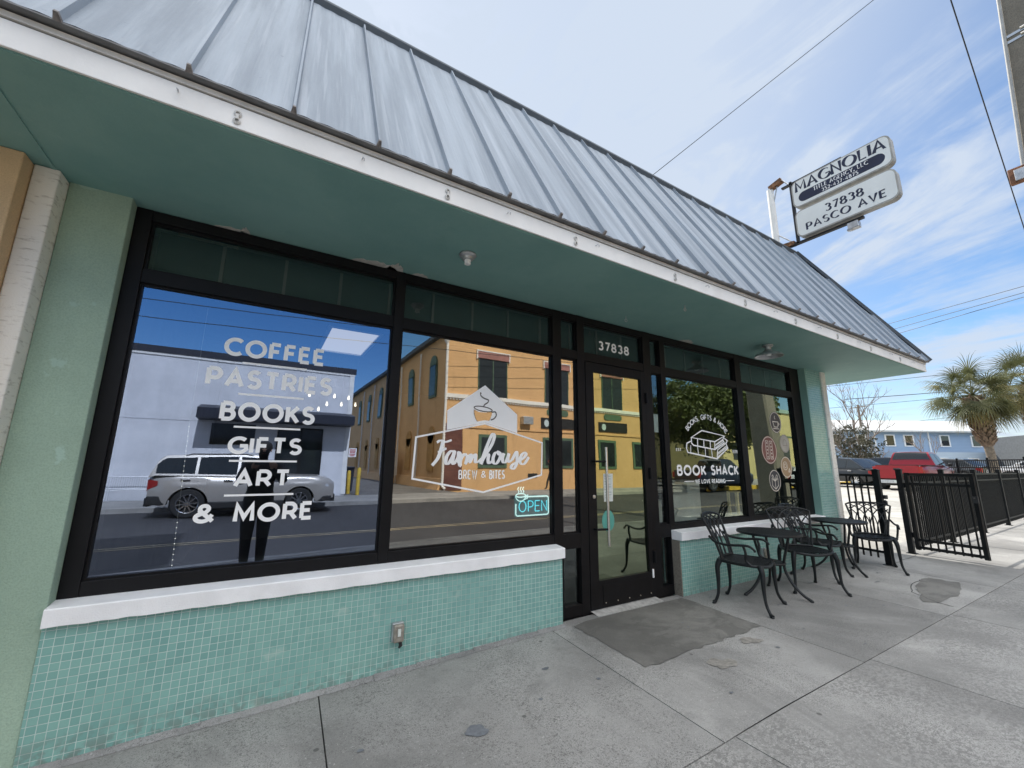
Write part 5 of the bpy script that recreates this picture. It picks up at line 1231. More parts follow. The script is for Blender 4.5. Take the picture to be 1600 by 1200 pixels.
# silver crossover across the street, seen in the coffee window
s1 = car('parked_suv', 'champagne silver estate car parked across the street, reflected in the coffee window', 'car', (.46, .43, .39), 4.75, 1.95,
    [(-2.38, 1.12), (-2.25, 1.20), (-.9, 1.17), (.75, 1.14), (.95, 1.16), (1.9, 1.12), (2.22, 1.04), (2.38, .92)], [(-2.37, 1.15), (-2.22, 1.60), (-2.08, 1.74), (-.6, 1.80), (.15, 1.76), (1.0, 1.17)], (-1.44, 1.36), .39, (-.22, -12.55, -.2), 0, rocker=.34)
m = MB()
for s in (1, -1): m.tube([(-1.7, s * .70, 1.72), (-1.5, s * .70, 1.79), (-.2, s * .70, 1.79), (.0, s * .70, 1.74)], .018, 8)
o = m.build('roof_rail', M['trim_black']); o.parent = s1
m = MB()
for s in (1, -1): m.box(-1.0, .92, s * .90, s * .972, .25, .44); m.box(-2.36, -1.88, s * .80, s * .93, .38, .62); m.box(1.82, 2.30, s * .80, s * .93, .36, .52)
o = m.build('lower_cladding', M['trim_black'], bevel=.02); o.parent = s1
car('pickup_truck', 'dark navy pickup parked across the street, reflected in the book window', 'pickup truck', (.012, .02, .045), 5.9, 2.05,
    [(-2.95, 1.18), (-.6, 1.18), (-.55, 1.22), (.95, 1.20), (1.1, 1.20), (2.3, 1.14), (2.95, 1.0)], [(-.62, 1.22), (-.5, 1.80), (-.35, 1.92), (.4, 1.95), (.75, 1.86), (1.45, 1.2)], (-1.75, 1.9), .42, (25.6, -13.4, -.1), 0, bed=(-2.9, -.66, .75), rocker=.42)
car('parked_car', 'silver saloon across the street, reflected in the pane with round stickers', 'car', (.55, .56, .57), 4.8, 1.9,
    [(-2.4, .95), (-1.2, 1.0), (.9, .98), (2.0, .86), (2.4, .72)], [(-1.75, 1.0), (-1.0, 1.46), (-.2, 1.50), (.3, 1.46), (1.25, .98)], (-1.45, 1.45), .34, (34.5, -12.9, -.1), 0)
# vehicles on the lot to the right
car('pickup_truck', 'bright red pickup on the pale lot, seen from behind beyond the gate', 'pickup truck', (.31, .007, .018), 5.7, 2.0,
    [(-2.85, 1.22), (-.6, 1.22), (-.55, 1.24), (.95, 1.20), (1.1, 1.20), (2.2, 1.14), (2.85, 1.0)], [(-.62, 1.24), (-.52, 1.80), (-.38, 1.92), (.4, 1.94), (.75, 1.86), (1.45, 1.2)], (-1.7, 1.85), .41, (30.2, 4.85, .30), math.radians(1), bed=(-2.8, -.66, .78), rocker=.45)
car('parked_car', 'black saloon just left of the red pickup', 'car', (.012, .014, .016), 4.7, 1.9,
    [(-2.35, 1.0), (-1.2, 1.02), (.9, 1.0), (2.0, .92), (2.35, .78)], [(-1.95, 1.02), (-1.1, 1.55), (-.3, 1.62), (.3, 1.56), (1.3, 1.0)], (-1.42, 1.42), .34, (29.6, 7.9, .32), math.radians(70))
car('parked_van', 'dark minivan with a pale roof behind the red pickup', 'van', (.03, .032, .035), 4.9, 1.95,
    [(-2.45, 1.05), (-1.2, 1.06), (.9, 1.04), (2.0, .95), (2.45, .8)], [(-2.3, 1.06), (-2.0, 1.68), (-.9, 1.80), (.4, 1.74), (1.5, 1.04)], (-1.5, 1.5), .35, (38.5, 9.3, .32), math.radians(100))
car('parked_car', 'dark grey hatchback behind the distant railing, left of the palm trunk', 'car', (.09, .095, .10), 4.5, 1.85,
    [(-2.25, .98), (-1.2, 1.0), (.9, .98), (1.9, .9), (2.25, .76)], [(-1.95, 1.0), (-1.3, 1.5), (-.3, 1.56), (.3, 1.5), (1.25, .98)], (-1.38, 1.38), .33, (44.0, 6.8, .55), math.radians(75))
car('parked_car', 'white saloon behind the railing at the right edge, right of the palm trunk', 'car', (.70, .71, .72), 4.9, 1.95,
    [(-2.45, 1.02), (-1.2, 1.04), (.9, 1.02), (2.0, .94), (2.45, .8)], [(-2.0, 1.04), (-1.1, 1.60), (-.3, 1.68), (.4, 1.62), (1.4, 1.02)], (-1.5, 1.5), .35, (35.2, .6, .55), math.radians(75))

# ------------------------------------------------------------------ plants
def branch(m, p, d, L_, r, depth, rr, spread=.5, up=.15, tips=None, n=3, ratio=.72):
    pts = [p]; rs = [r]; q = p.copy(); dd = d.copy()
    for i in range(4):
        dd = (dd + Vector((rr.uniform(-.13, .13), rr.uniform(-.13, .13), rr.uniform(-.04, .12)))).normalized(); q = q + dd * (L_ / 4); pts.append(q.copy()); rs.append(r * (1 - .35 * (i + 1) / 4))
    m.tube(pts, rs, 6 if r > .03 else 4, caps=False)
    if depth == 0:
        if tips is not None: tips.append(q)
        return
    for k in range(n):
        ax = dd.orthogonal().normalized(); ax.rotate(Matrix.Rotation(2 * PI * (k + rr.random() * .7) / n, 3, dd)); nd = (dd + ax * spread * rr.uniform(.7, 1.3) + Vector((0, 0, up))).normalized()
        st = pts[rr.choice((2, 3, 4))] if k else q
        branch(m, st, nd, L_ * ratio * rr.uniform(.8, 1.1), max(r * .62, .006), depth - 1, rr, spread, up, tips, n, ratio)
def leaf(vs, fs, c, s, rr):
    n = Vector((rr.gauss(0, 1), rr.gauss(0, 1), rr.gauss(.5, .8))).normalized(); a = n.orthogonal().normalized(); a.rotate(Matrix.Rotation(rr.random() * 6.28, 3, n)); b = n.cross(a)
    i = len(vs); vs += [tuple(c + a * s), tuple(c + b * s * .55 + n * s * .15), tuple(c - a * s), tuple(c - b * s * .55 + n * s * .15)]; fs.append((i, i + 1, i + 2, i + 3))
def leafy_tree(name, label, cat, base, h, rad, ctr, nleaf, size, mat, seed, group=None, trunk_r=.25, sq=.75):
    rr = random.Random(seed); t = thing(name, label, cat, base, group); m = MB(); tips = []
    branch(m, Vector(base), Vector((.03, .02, 1)), h * .38, trunk_r, 4, rr, .75, .10, tips, 3, .74); m.build('trunk', M['bark'], t, smooth=True)
    vs, fs = [], []; clumps = []
    C_ = Vector(base) + Vector((0, 0, ctr))
    for i in range(90):
        d = Vector((rr.gauss(0, 1), rr.gauss(0, 1), rr.gauss(0, 1))).normalized(); k = rr.random() ** .35; c = C_ + Vector((d.x * rad * k, d.y * rad * k, d.z * rad * sq * k * (1.0 if d.z > 0 else .75))); clumps.append((c, rad * rr.uniform(.10, .26)))
    for i in range(nleaf):
        c, r = clumps[rr.randrange(len(clumps))]; leaf(vs, fs, c + Vector((rr.gauss(0, .55) * r, rr.gauss(0, .55) * r, rr.gauss(0, .45) * r)), size * rr.uniform(.6, 1.3), rr)
    m = MB(); m.add(vs, fs); m.build('crown', mat, t, fixn=False); return t
leafy_tree('oak_tree', 'big dark green oak across the street, reflected in the book window', 'tree', (33.2, -19.0, -.1), 10.0, 5.4, 6.2, 24000, .18, M['oak_leaf'], 11)
leafy_tree('cedar_tree', 'dark bushy evergreen beside the corner post, left of the red pickup', 'tree', (42.5, 11.6, 0), 5, 1.8, 3.0, 1900, .11, M['shrub_leaf'], 5, None, .12, 1.1)
leafy_tree('shrub', 'low green bush behind the red pickup, left of the blue building', 'shrub', (57, 16.4, .3), 2.2, 1.5, 1.6, 1500, .13, M['shrub_leaf'], 6, None, .06, .8)
def bare_tree(label, base, h, r, seed, depth=5, group=None, spread=.55):
    rr = random.Random(seed); t = thing('bare_tree', label, 'tree', base, group); m = MB(); branch(m, Vector(base), Vector((0, 0, 1)), h * .33, r, depth, rr, spread, .22, None, 3, .74); m.build('trunk', M['winter_twig'], t); return t
bare_tree('tall leafless tree rising above the dark evergreen next to the corner post', (46, 12.6, 0), 9.8, .12, 21)
bare_tree('slender leafless tree in front of the blue building, left of the red pickup cab', (54, 14.2, .2), 5.2, .07, 23, 4)
bare_tree('small leafless tree against the blue wall, just left of the nearer palm', (52, 9.6, .4), 5.0, .06, 24, 4)
bare_tree('wispy leafless tree between the evergreen and the blue building', (58, 18.0, .2), 5.0, .06, 27, 4)
bare_tree('leafless shrub under the right hand palm at the picture edge', (47, .9, .5), 3.6, .06, 29, 4)
def palm(label, base, lean, h_tr, seed, nf, fr, group):
    rr = random.Random(seed); t = thing('palm_tree', label, 'palm tree', base, group); b = Vector(base); top = b + Vector(lean)
    ax = [b.lerp(top, k / 12) + Vector((0, 0, 0)) for k in range(13)]
    m = MB(); m.tube(ax[:8], [.26, .20, .185, .18, .175, .175, .175, .18], 16); m.build('trunk', M['palm_trunk'], t, smooth=True)
    m = MB()
    for i in range(150):                      # old leaf bases, criss-crossing
        k = .50 + .48 * i / 150; a = i * 2.399; c = b.lerp(top, k); r = .22 + .10 * math.sin(PI * min(1, (k - .48) / .5)); d = Vector((math.cos(a), math.sin(a), 0)); sdv = Vector((-d.y, d.x, 0))
        p0 = c + d * (r - .05) - Vector((0, 0, .12)); p1 = c + d * (r + .12) + Vector((0, 0, .10)) + sdv * rr.uniform(-.10, .10); m.bar(p0, p1, .13, .035, up=tuple(d)); 
        p2 = p1 + d * .05 + Vector((0, 0, .12)); m.bar(p1, p2, .05, .025, up=tuple(d))
    m.tube([b.lerp(top, .48), b.lerp(top, 1.0)], [.24, .26], 14); m.build('leaf_bases', M['palm_boot'], t)
    live, dead = MB(), MB()
    for i in range(nf):
        a = i * 2.39996 + rr.uniform(-.2, .2); el = math.radians(82 - 142 * (i / nf) ** .85 + rr.uniform(-14, 14)); d = Vector((math.cos(a) * math.cos(el), math.sin(a) * math.cos(el), math.sin(el)))
        pl = fr * rr.uniform(.36, .62); p = top + Vector((0, 0, .05)); pts = [p]; v = d.copy()
        for k in range(5): v = (v + Vector((0, 0, -.07))).normalized(); p = p + v * pl / 5; pts.append(p.copy())
        dst = dead if (i > nf * .86 or rr.random() < .07) else live
        dst.tube(pts, [.022, .018, .015, .013, .012, .010], 4, caps=False)
        side = v.cross(Vector((0, 0, 1))); side = side.normalized() if side.length > .05 else Vector((1, 0, 0)); side.rotate(Matrix.Rotation(rr.uniform(-.9, .9), 3, v)); upv = side.cross(v).normalized(); nl = 30; bl = fr * rr.uniform(.48, .66)
        for q in range(nl):
            th = math.radians(-118 + 236 * q / (nl - 1)); ld = (v * math.cos(th) + side * math.sin(th)).normalized(); st = p + v * (.10 * math.cos(th * .5)) ; ln = bl * (1 - .25 * abs(th) / 2.1) * rr.uniform(.85, 1.05); w_ = .021
            sv_ = ld.cross(upv).normalized() * w_; pr = st; ll = ld.copy(); vs = []
            for k in range(5):
                f = k / 4; ww = sv_ * (.5 + 1.1 * f if f < .35 else 1.0 * (1 - f) / .65 + .06); vs += [pr + ww, pr - ww]; ll = (ll + Vector((0, 0, -.16 - .55 * f * f)) + upv * .02 * (1 if q % 2 else -1)).normalized(); pr = pr + ll * ln / 4
            dst.add(vs, [(2 * k, 2 * k + 1, 2 * k + 3, 2 * k + 2) for k in range(4)])
    live.build('fronds', M['palm_leaf'], t, fixn=False)
    if dead.v: dead.build('dead_fronds', M['palm_dead'], t, fixn=False)
    return t
palm('leaning cabbage palm with a shaggy crown beyond the railings', (32.5, 2.33, .3), (-1.55, .05, 4.75), 4.5, 3, 62, 2.0, 'cabbage palms')
palm('second palm cut off by the right edge, its crown behind the leaning one', (39.9, 1.75, .4), (-.3, -.1, 6.1), 5, 4, 54, 2.3, 'cabbage palms')

# ------------------------------------------------------------------ buildings to the right
def oriented(o_, d_):
    o_ = Vector(o_); d_ = Vector((d_[0], d_[1], 0)).normalized(); n_ = Vector((-d_.y, d_.x, 0))
    if n_.dot(Vector((0, 0, 0)) - o_) < 0: n_ = -n_
    return lambda u, v, w=0.: tuple(o_ + d_ * u + n_ * v + Vector((0, 0, w)))
BB = thing('clapboard_house', 'long blue two storey clapboard building with white framed windows behind the pickup', 'house', (66, 15, 0))
fo = oriented((58.5, 20.5, 0), (17.5, -10.5))
def obox(m, fo, u0, u1, v0, v1, z0, z1, mi=0):
    P_ = [fo(u, v, z) for z in (z0, z1) for u, v in ((u0, v0), (u1, v0), (u1, v1), (u0, v1))]
    return m.add(P_, [(0, 3, 2, 1), (4, 5, 6, 7), (0, 1, 5, 4), (1, 2, 6, 5), (2, 3, 7, 6), (3, 0, 4, 7)], mi)
m = MB(); obox(m, fo, 0, 21, -8, 0, -.4, 6.0); m.build('wall', M['blue_siding'], BB)
m = MB(); obox(m, fo, 7.5, 21, .002, 1.6, -.4, 3.3); m.build('porch_wall', M['pale_blue'], BB)
m = MB(); a = [fo(-.5, .6, 5.9), fo(21.5, .6, 5.9), fo(21.5, -4, 7.6), fo(-.5, -4, 7.6), fo(-.5, -8.6, 5.9), fo(21.5, -8.6, 5.9)]; m.add(a, [(0, 1, 2, 3), (3, 2, 5, 4)]); obox(m, fo, -.5, 21.5, .4, .62, 5.72, 5.9); m.build('roof', M['metal_roof'], BB)
for u in (.06, 6.4, 13.0, 20.9):
    m = MB(); obox(m, fo, u, u + .12, .003, .11, 0 if u < 7 else 3.31, 5.72); m.build('downpipe', M['white_paint'], BB)
for u, z0, z1, v in [(u, 4.1, 5.3, .0) for u in (1.7, 4.8, 8.3, 10.6, 15.0, 18.8)] + [(u, 1.2, 2.5, 1.6) for u in (8.7, 12.7, 16.3, 19.6)] + [(3.2, 1.2, 2.4, 0.)]:
    m = MB(); obox(m, fo, u - .62, u + .62, v, v + .08, z0 - .12, z1 + .12); w_ = m.build('window', M['white_paint'], BB)
    m = MB(); obox(m, fo, u - .45, u + .45, v + .081, v + .09, z0, z1); m.build('pane', M['shop_glass'], w_)
G2 = thing('grey_outbuilding', 'small grey and brown building behind the palms at the right edge', 'building', (70, 3, 0))
fo2 = oriented((68, 6.0, 0), (6, -8))
m = MB(); obox(m, fo2, 0, 2.0, -6, 0, -.3, 4.9); m.build('grey_wall', pm('grey boards', (.10, .11, .12), .8), G2)
m = MB(); obox(m, fo2, 2.05, 13, -6, -.4, -.3, 2.9); m.build('wall', pm('brown boards', (.12, .085, .06), .8), G2)
m = MB(); obox(m, fo2, 2.04, 13.4, -6.5, .5, 2.901, 3.3); m.build('roof', pm('brown roof', (.16, .12, .10), .8), G2)
t = thing('street_light', 'thin dark lamp post between the evergreen and the blue building', 'street light', (50, 14.4, 0))
m = MB(); m.tube([(50, 14.4, 0), (50, 14.4, 3.6)], .06, 8); m.build('pole', M['trim_black'], t)
m = MB(); m.lathe([(.05, 0), (.22, .25), (.24, .55), (.1, .75), (0, .85)], 12, (50, 14.4, 3.6)); m.build('lamp_head', M['trim_black'], t, smooth=True)
t = thing('utility_pole', 'thin distant wooden pole above the bare trees left of the blue building', 'utility pole', (64, 18.3, 0))
m = MB(); m.tube([(64, 18.3, 0), (64, 18.3, 9.2)], [.17, .12], 8); m.build('shaft', M['bark'], t)
m = MB(); m.bar((63.6, 17.3, 8.9), (64.4, 19.3, 8.9), .1, .1); m.build('crossarm', M['bark'], t)
for i, (x, y, r, seed) in enumerate(((62, 26, 4.2, 41), (72, 24, 4.5, 42), (58, 29, 4.0, 43))):
    leafy_tree('background_tree', ['grey green tree top far behind the evergreen, nearest the corner post', 'far tree behind the left end of the blue building', 'farthest tree hidden behind the bare branches'][i], 'tree', (x, y, 0), 5, r * .7, 2.4, 2200, .2, M['shrub_leaf'], seed, 'far trees')

# ------------------------------------------------------------------ across the street, seen in the windows
WB = thing('white_shop', 'plain white block building with a navy canopy across the street, reflected in the coffee window', 'shop building', (-5, -17, 0))
m = MB(); m.box(-24, 3.36, -32, -17.0, -.3, 5.5); m.build('wall', M['white_wall'], WB)
m = MB(); m.box(-24, 3.46, -32.1, -16.93, 5.501, 5.76); m.box(-24, 3.42, -32.05, -16.96, 5.40, 5.4995, 1); m.build('parapet_cap', [M['navy'], M['white_paint']], WB)
m = MB(); m.box(3.20, 3.40, -17.06, -16.96, .0, 5.39); m.build('downpipe', M['white_paint'], WB)
m = MB(); m.box(-24, 3.19, -16.998, -16.99, 2.94, 2.965); m.build('joint_line', pm('grey joint', (.5, .51, .54), .8), WB)
m = MB(); m.add([(-2.3, -16.99, 3.0), (3.38, -16.99, 3.0), (3.38, -15.95, 3.02), (-2.3, -15.95, 3.02), (-2.3, -16.99, 3.62), (3.38, -16.99, 3.62), (3.38, -15.95, 3.40), (-2.3, -15.95, 3.40)], [(0, 1, 2, 3), (4, 5, 6, 7), (3, 2, 6, 7), (0, 3, 7, 4), (1, 2, 6, 5)]); m.build('canopy', M['navy'], WB)
m = MB(); m.box(.45, 2.26, -16.992, -16.975, .08, 2.85); wn_ = m.build('shop_window', M['shop_glass'], WB)
m = MB()
for x in (.45, 1.35, 2.2): m.box(x, x + .06, -16.974, -16.955, .08, 2.85)
m.box(.51, 2.2, -16.9735, -16.9555, 2.79, 2.85); m.box(.51, 2.2, -16.9735, -16.9555, .08, .16); m.build('frame', M['black_alu'], wn_)
m = MB(); m.box(-1.86, -.35, -16.992, -16.975, 2.05, 2.9); m.build('canopy_shade_panel', M['shop_glass'], WB)  # dark panel standing in for the canopy's shade on the wall, no window
# metal bench
def make_bench():
    t = bpy.data.objects.new('slatted_bench', None); COL.objects.link(t)
    m = MB()
    for i in range(30):
        x = -.9 + 1.8 * i / 29; m.tube([(x, .22, .42), (x, -.18, .44), (x, -.22, .47), (x, -.30, .86)], .009, 5)
    m.tube([(-.92, .22, .42), (.92, .22, .42)], .016, 6); m.tube([(-.92, -.30, .86), (.92, -.30, .86)], .016, 6); m.tube([(-.92, -.19, .45), (.92, -.19, .45)], .014, 6); m.build('seat_slats', M['galv'], t)
    for s in (1, -1):
        m = MB(); m.tube([(s * .92, .24, 0), (s * .92, .22, .42), (s * .92, -.2, .44), (s * .92, -.32, .88)], .02, 6); m.tube([(s * .92, -.28, 0), (s * .92, -.2, .44)], .02, 6); m.tube([(s * .92, .22, .42), (s * .92, .22, .62), (s * .92, -.24, .64)], .018, 6); m.build('side_frame', M['galv'], t)
    return t
b1 = make_bench(); b2 = copy_tree(b1)
place(b1, (-3.85, -16.35, -.075)); tag(b1, 'metal slatted bench by the white wall, the one farther from the estate car', 'bench', 'benches by the white building')
place(b2, (-1.85, -16.35, -.075)); tag(b2, 'metal slatted bench by the white wall, half hidden by the estate car', 'bench', 'benches by the white building')
for x, y, h, lab in ((3.98, -17.15, 1.15, 'yellow bollard at the alley mouth, the taller one in front'), (3.72, -18.1, 1.0, 'yellow bollard standing back beside the dark bin in the alley')):
    m = MB(); m.lathe([(.085, -.08), (.085, h - .05), (.06, h), (0, h + .02)], 16, (x, y, 0)); tag(m.build('bollard', M['yellow_paint'], smooth=True, loc=(x, y, -.08)), lab, 'bollard', 'yellow bollards')
t = thing('notice_sign', 'pair of small red and white notices on a post in the alley', 'sign', (3.62, -18.4, -.08))
m = MB(); m.tube([(3.62, -18.45, -.08), (3.62, -18.45, 2.2)], .03, 8); m.build('post', M['galv'], t)
for x in (3.40, 3.84):
    m = MB(); m.box(x - .18, x + .18, -18.40, -18.385, 1.66, 2.10); p_ = m.build('sign_panel', M['white_gloss'], t)
    m = MB()
    for k, w_ in ((2.02, .13), (1.95, .14), (1.88, .12), (1.80, .14), (1.73, .10)): m.box(x - w_, x + w_, -18.3845, -18.382, k - .02, k + .02)
    m.build('red_print', pm('red print', (.5, .04, .04), .6), p_)
t = thing('wheelie_bin', 'dark waste bin at the corner of the white building', 'bin', (3.75, -18.9, -.08))
m = MB(); m.prism([(3.48, .0), (4.0, .0), (4.06, 1.1), (3.42, 1.1)], -19.4, -18.7, lambda u, v, d: (u, d, v)); m.build('bin_body', M['navy'], t, bevel=.03)
m = MB(); m.prism([(3.40, 1.101), (4.08, 1.101), (4.04, 1.19), (3.44, 1.19)], -19.45, -18.62, lambda u, v, d: (u, d, v)); m.build('lid', M['navy'], t, bevel=.02)
# orange building
OB = thing('orange_building', 'orange painted two storey brick building across the street, reflected in the logo window', 'building', (17, -19, 0))
m = MB(); m.box(8.87, 26.2, -52, -19.0, -.3, 9.15); m.build('wall', M['orange_brick'], OB)
m = MB(); m.box(8.55, 26.5, -52.4, -18.72, 9.151, 9.42); m.build('roof', M['ridge'], OB)
m = MB(); m.box(8.80, 26.22, -18.999, -18.86, 5.22, 5.45)
for i in range(85): x = 8.9 + 17.2 * i / 84; m.box(x - .05, x + .05, -18.998, -18.91, 5.11, 5.2195)
m.build('cornice', M['white_paint'], OB)
m = MB(); m.box(10.0, 26.2, -18.998, -18.93, 3.50, 3.60); m.build('string_course', M['orange_brick'], OB)
m = MB(); m.box(8.86, 9.98, -18.999, -18.95, -.1, 3.7); m.build('brick_pier', M['red_brick'], OB)
m = MB(); m.tube([(8.78, -18.86, 8.5), (8.78, -18.86, .15), (8.9, -18.7, -.02)], .075, 10); m.tube([(8.62, -18.8, 9.1), (8.75, -18.86, 8.75), (8.78, -18.86, 8.5)], .075, 10); m.lathe([(.05, 0), (.17, .25), (.17, .42)], 12, (8.74, -18.86, 8.35)); m.build('downpipe', M['white_paint'], OB)
for i, x in enumerate((11.95, 16.95, 22.1)):
    m = MB(); m.box(x - .98, x + .98, -18.997, -18.96, 5.47, 7.86); w_ = m.build('window', M['shop_glass'], OB)
    m = MB(); m.box(x - .03, x + .03, -18.9595, -18.94, 5.47, 7.86); m.box(x - 1.04, x - .98, -18.998, -18.94, 5.46, 7.87); m.box(x + .98, x + 1.04, -18.998, -18.94, 5.46, 7.87); m.build('frame', M['green_frame'], w_)
    m = MB(); m.box(x - 1.13, x + 1.13, -18.996, -18.88, 7.88, 8.30); m.build('lintel', M['pink'], w_)
    m = MB(); m.box(x - 1.2, x + 1.2, -18.997, -18.86, 8.301, 8.37); m.box(x - 1.2, x - 1.131, -18.9965, -18.86, 7.80, 8.30); m.box(x + 1.131, x + 1.2, -18.9965, -18.86, 7.80, 8.30); m.build('lintel_edge', M['white_paint'], w_)
for i, (x0, x1) in enumerate(((11.05, 13.0), (15.75, 18.3), (20.6, 22.3), (24.0, 25.6))):
    m = MB(); m.box(x0, x1, -18.997, -18.93, 1.15, 3.15); w_ = m.build('shop_window', M['green_frame'], OB)
    m = MB(); m.box(x0 + .18, x1 - .18, -18.929, -18.925, 1.32, 2.98); m.build('pane', M['shop_glass'], w_)
for x in (17.0, 22.1):
    m = MB(); m.prism([(x - .9 + (.15 if k in (0, 5) else 0), z) for k, z in ((0, 4.62), (1, 4.74), (2, 4.94))] + [(x - .75, 5.05), (x + .75, 5.05), (x + .9, 4.94), (x + .9, 4.74), (x + .75, 4.62)], -18.99, -18.95, lambda u, v, d: (u, d, v)); m.build('plaque', M['green_frame'], OB)
    m = MB(); m.box(x - 1.4, x + 1.4, -18.99, -18.93, 3.75, 4.45); s_ = m.build('shop_sign', M['trim_black'], OB)
    m = MB(); disc_ = [(x - .95 + .2 * math.cos(2 * PI * k / 14), 4.1 + .24 * math.sin(2 * PI * k / 14)) for k in range(14)]; m.prism(disc_, -18.929, -18.925, lambda u, v, d: (u, d, v)); m.build('emblem', pm('pale blue emblem', (.5, .6, .65), .6), s_)
m = MB(); m.box(14.0, 14.75, -18.99, -18.6, 3.9, 4.4); m.build('air_conditioner', M['galv'], OB, bevel=.03)
m = MB(); m.box(14.6, 15.3, -18.99, -18.94, .55, .8); m.build('vent', M['trim_black'], OB)
for i in range(6):                               # windows, doors and pipes along the alley wall
    y = -21.2 - 4.6 * i
    m = MB(); m.box(8.78, 8.872, y - .62, y + .62, 5.45, 7.55); m.lathe([(.62, 8.78), (.62, 8.872)], 20, (0, y, 7.55), ax='x'); w_ = m.build('arched_window', M['green_frame'], OB)
    m = MB(); m.box(8.765, 8.7795, y - .48, y + .48, 5.6, 7.5); m.build('pane', M['shop_glass'], w_)
    m = MB(); m.box(8.80, 8.872, y - .55, y + .55, .9, 3.1); m.lathe([(.55, 8.80), (.55, 8.872)], 20, (0, y, 3.1), ax='x'); m.build('blind_arch', pm('shaded orange brick', (.50, .29, .10), .9, 0, .15, 3), OB)
    if i:
        m = MB(); m.tube([(8.74, y + 2.2, 8.8), (8.74, y + 2.2, 0)], .06, 8); m.build('drainpipe', M['white_paint'], OB)
m = MB(); m.add([(8.87, -52, -.08), (8.87, -19, -.08), (8.55, -19, -.08), (8.55, -52, -.08), (8.87, -52, .55), (8.87, -19, .55), (8.75, -19, .5), (8.75, -52, .5)], [(2, 3, 7, 6), (6, 7, 4, 5), (1, 2, 6, 5)]); m.build('plinth', M['orange_brick'], OB)
for i, y in enumerate((-27.5, -29.2)):
    t = thing('meter_cabinet', ['white service cabinet against the alley wall, the nearer one', 'white service cabinet deeper in the alley, half behind the nearer one'][i], 'cabinet', (8.2, y, -.08), 'service cabinets in the alley')
    m = MB(); m.box(7.9, 8.5, y - .5, y + .5, .5, 2.1); m.build('cabinet_body', M['white_paint'], t, bevel=.02)
    m = MB(); m.box(7.95, 8.0, y - .45, y - .4, -.08, .499); m.box(8.4, 8.45, y + .4, y + .45, -.08, .499); m.box(7.95, 8.0, y + .4, y + .45, -.08, .499); m.box(8.4, 8.45, y - .45, y - .4, -.08, .499); m.build('leg', M['galv'], t)
YB = thing('yellow_building', 'pale yellow flat roofed building far across the street, reflected in the pane with round stickers', 'building', (58, -26, 0))
m = MB(); m.box(46, 78, -44, -25.5, -.2, 8.6); m.build('wall', M['yellow_wall'], YB)
m = MB(); m.box(45.8, 78.2, -44.2, -25.3, 8.601, 9.1); m.build('parapet', pm('green parapet', (.30, .42, .36), .7), YB)
m = MB(); m.box(46, 78, -25.499, -25.42, 5.3, 5.45); m.build('band', M['green_frame'], YB)
for i in range(5):
    x = 49 + 5.6 * i; m = MB(); m.box(x - .9, x + .9, -25.499, -25.44, 2.2, 4.2); m.build('window', M['shop_glass'], YB)

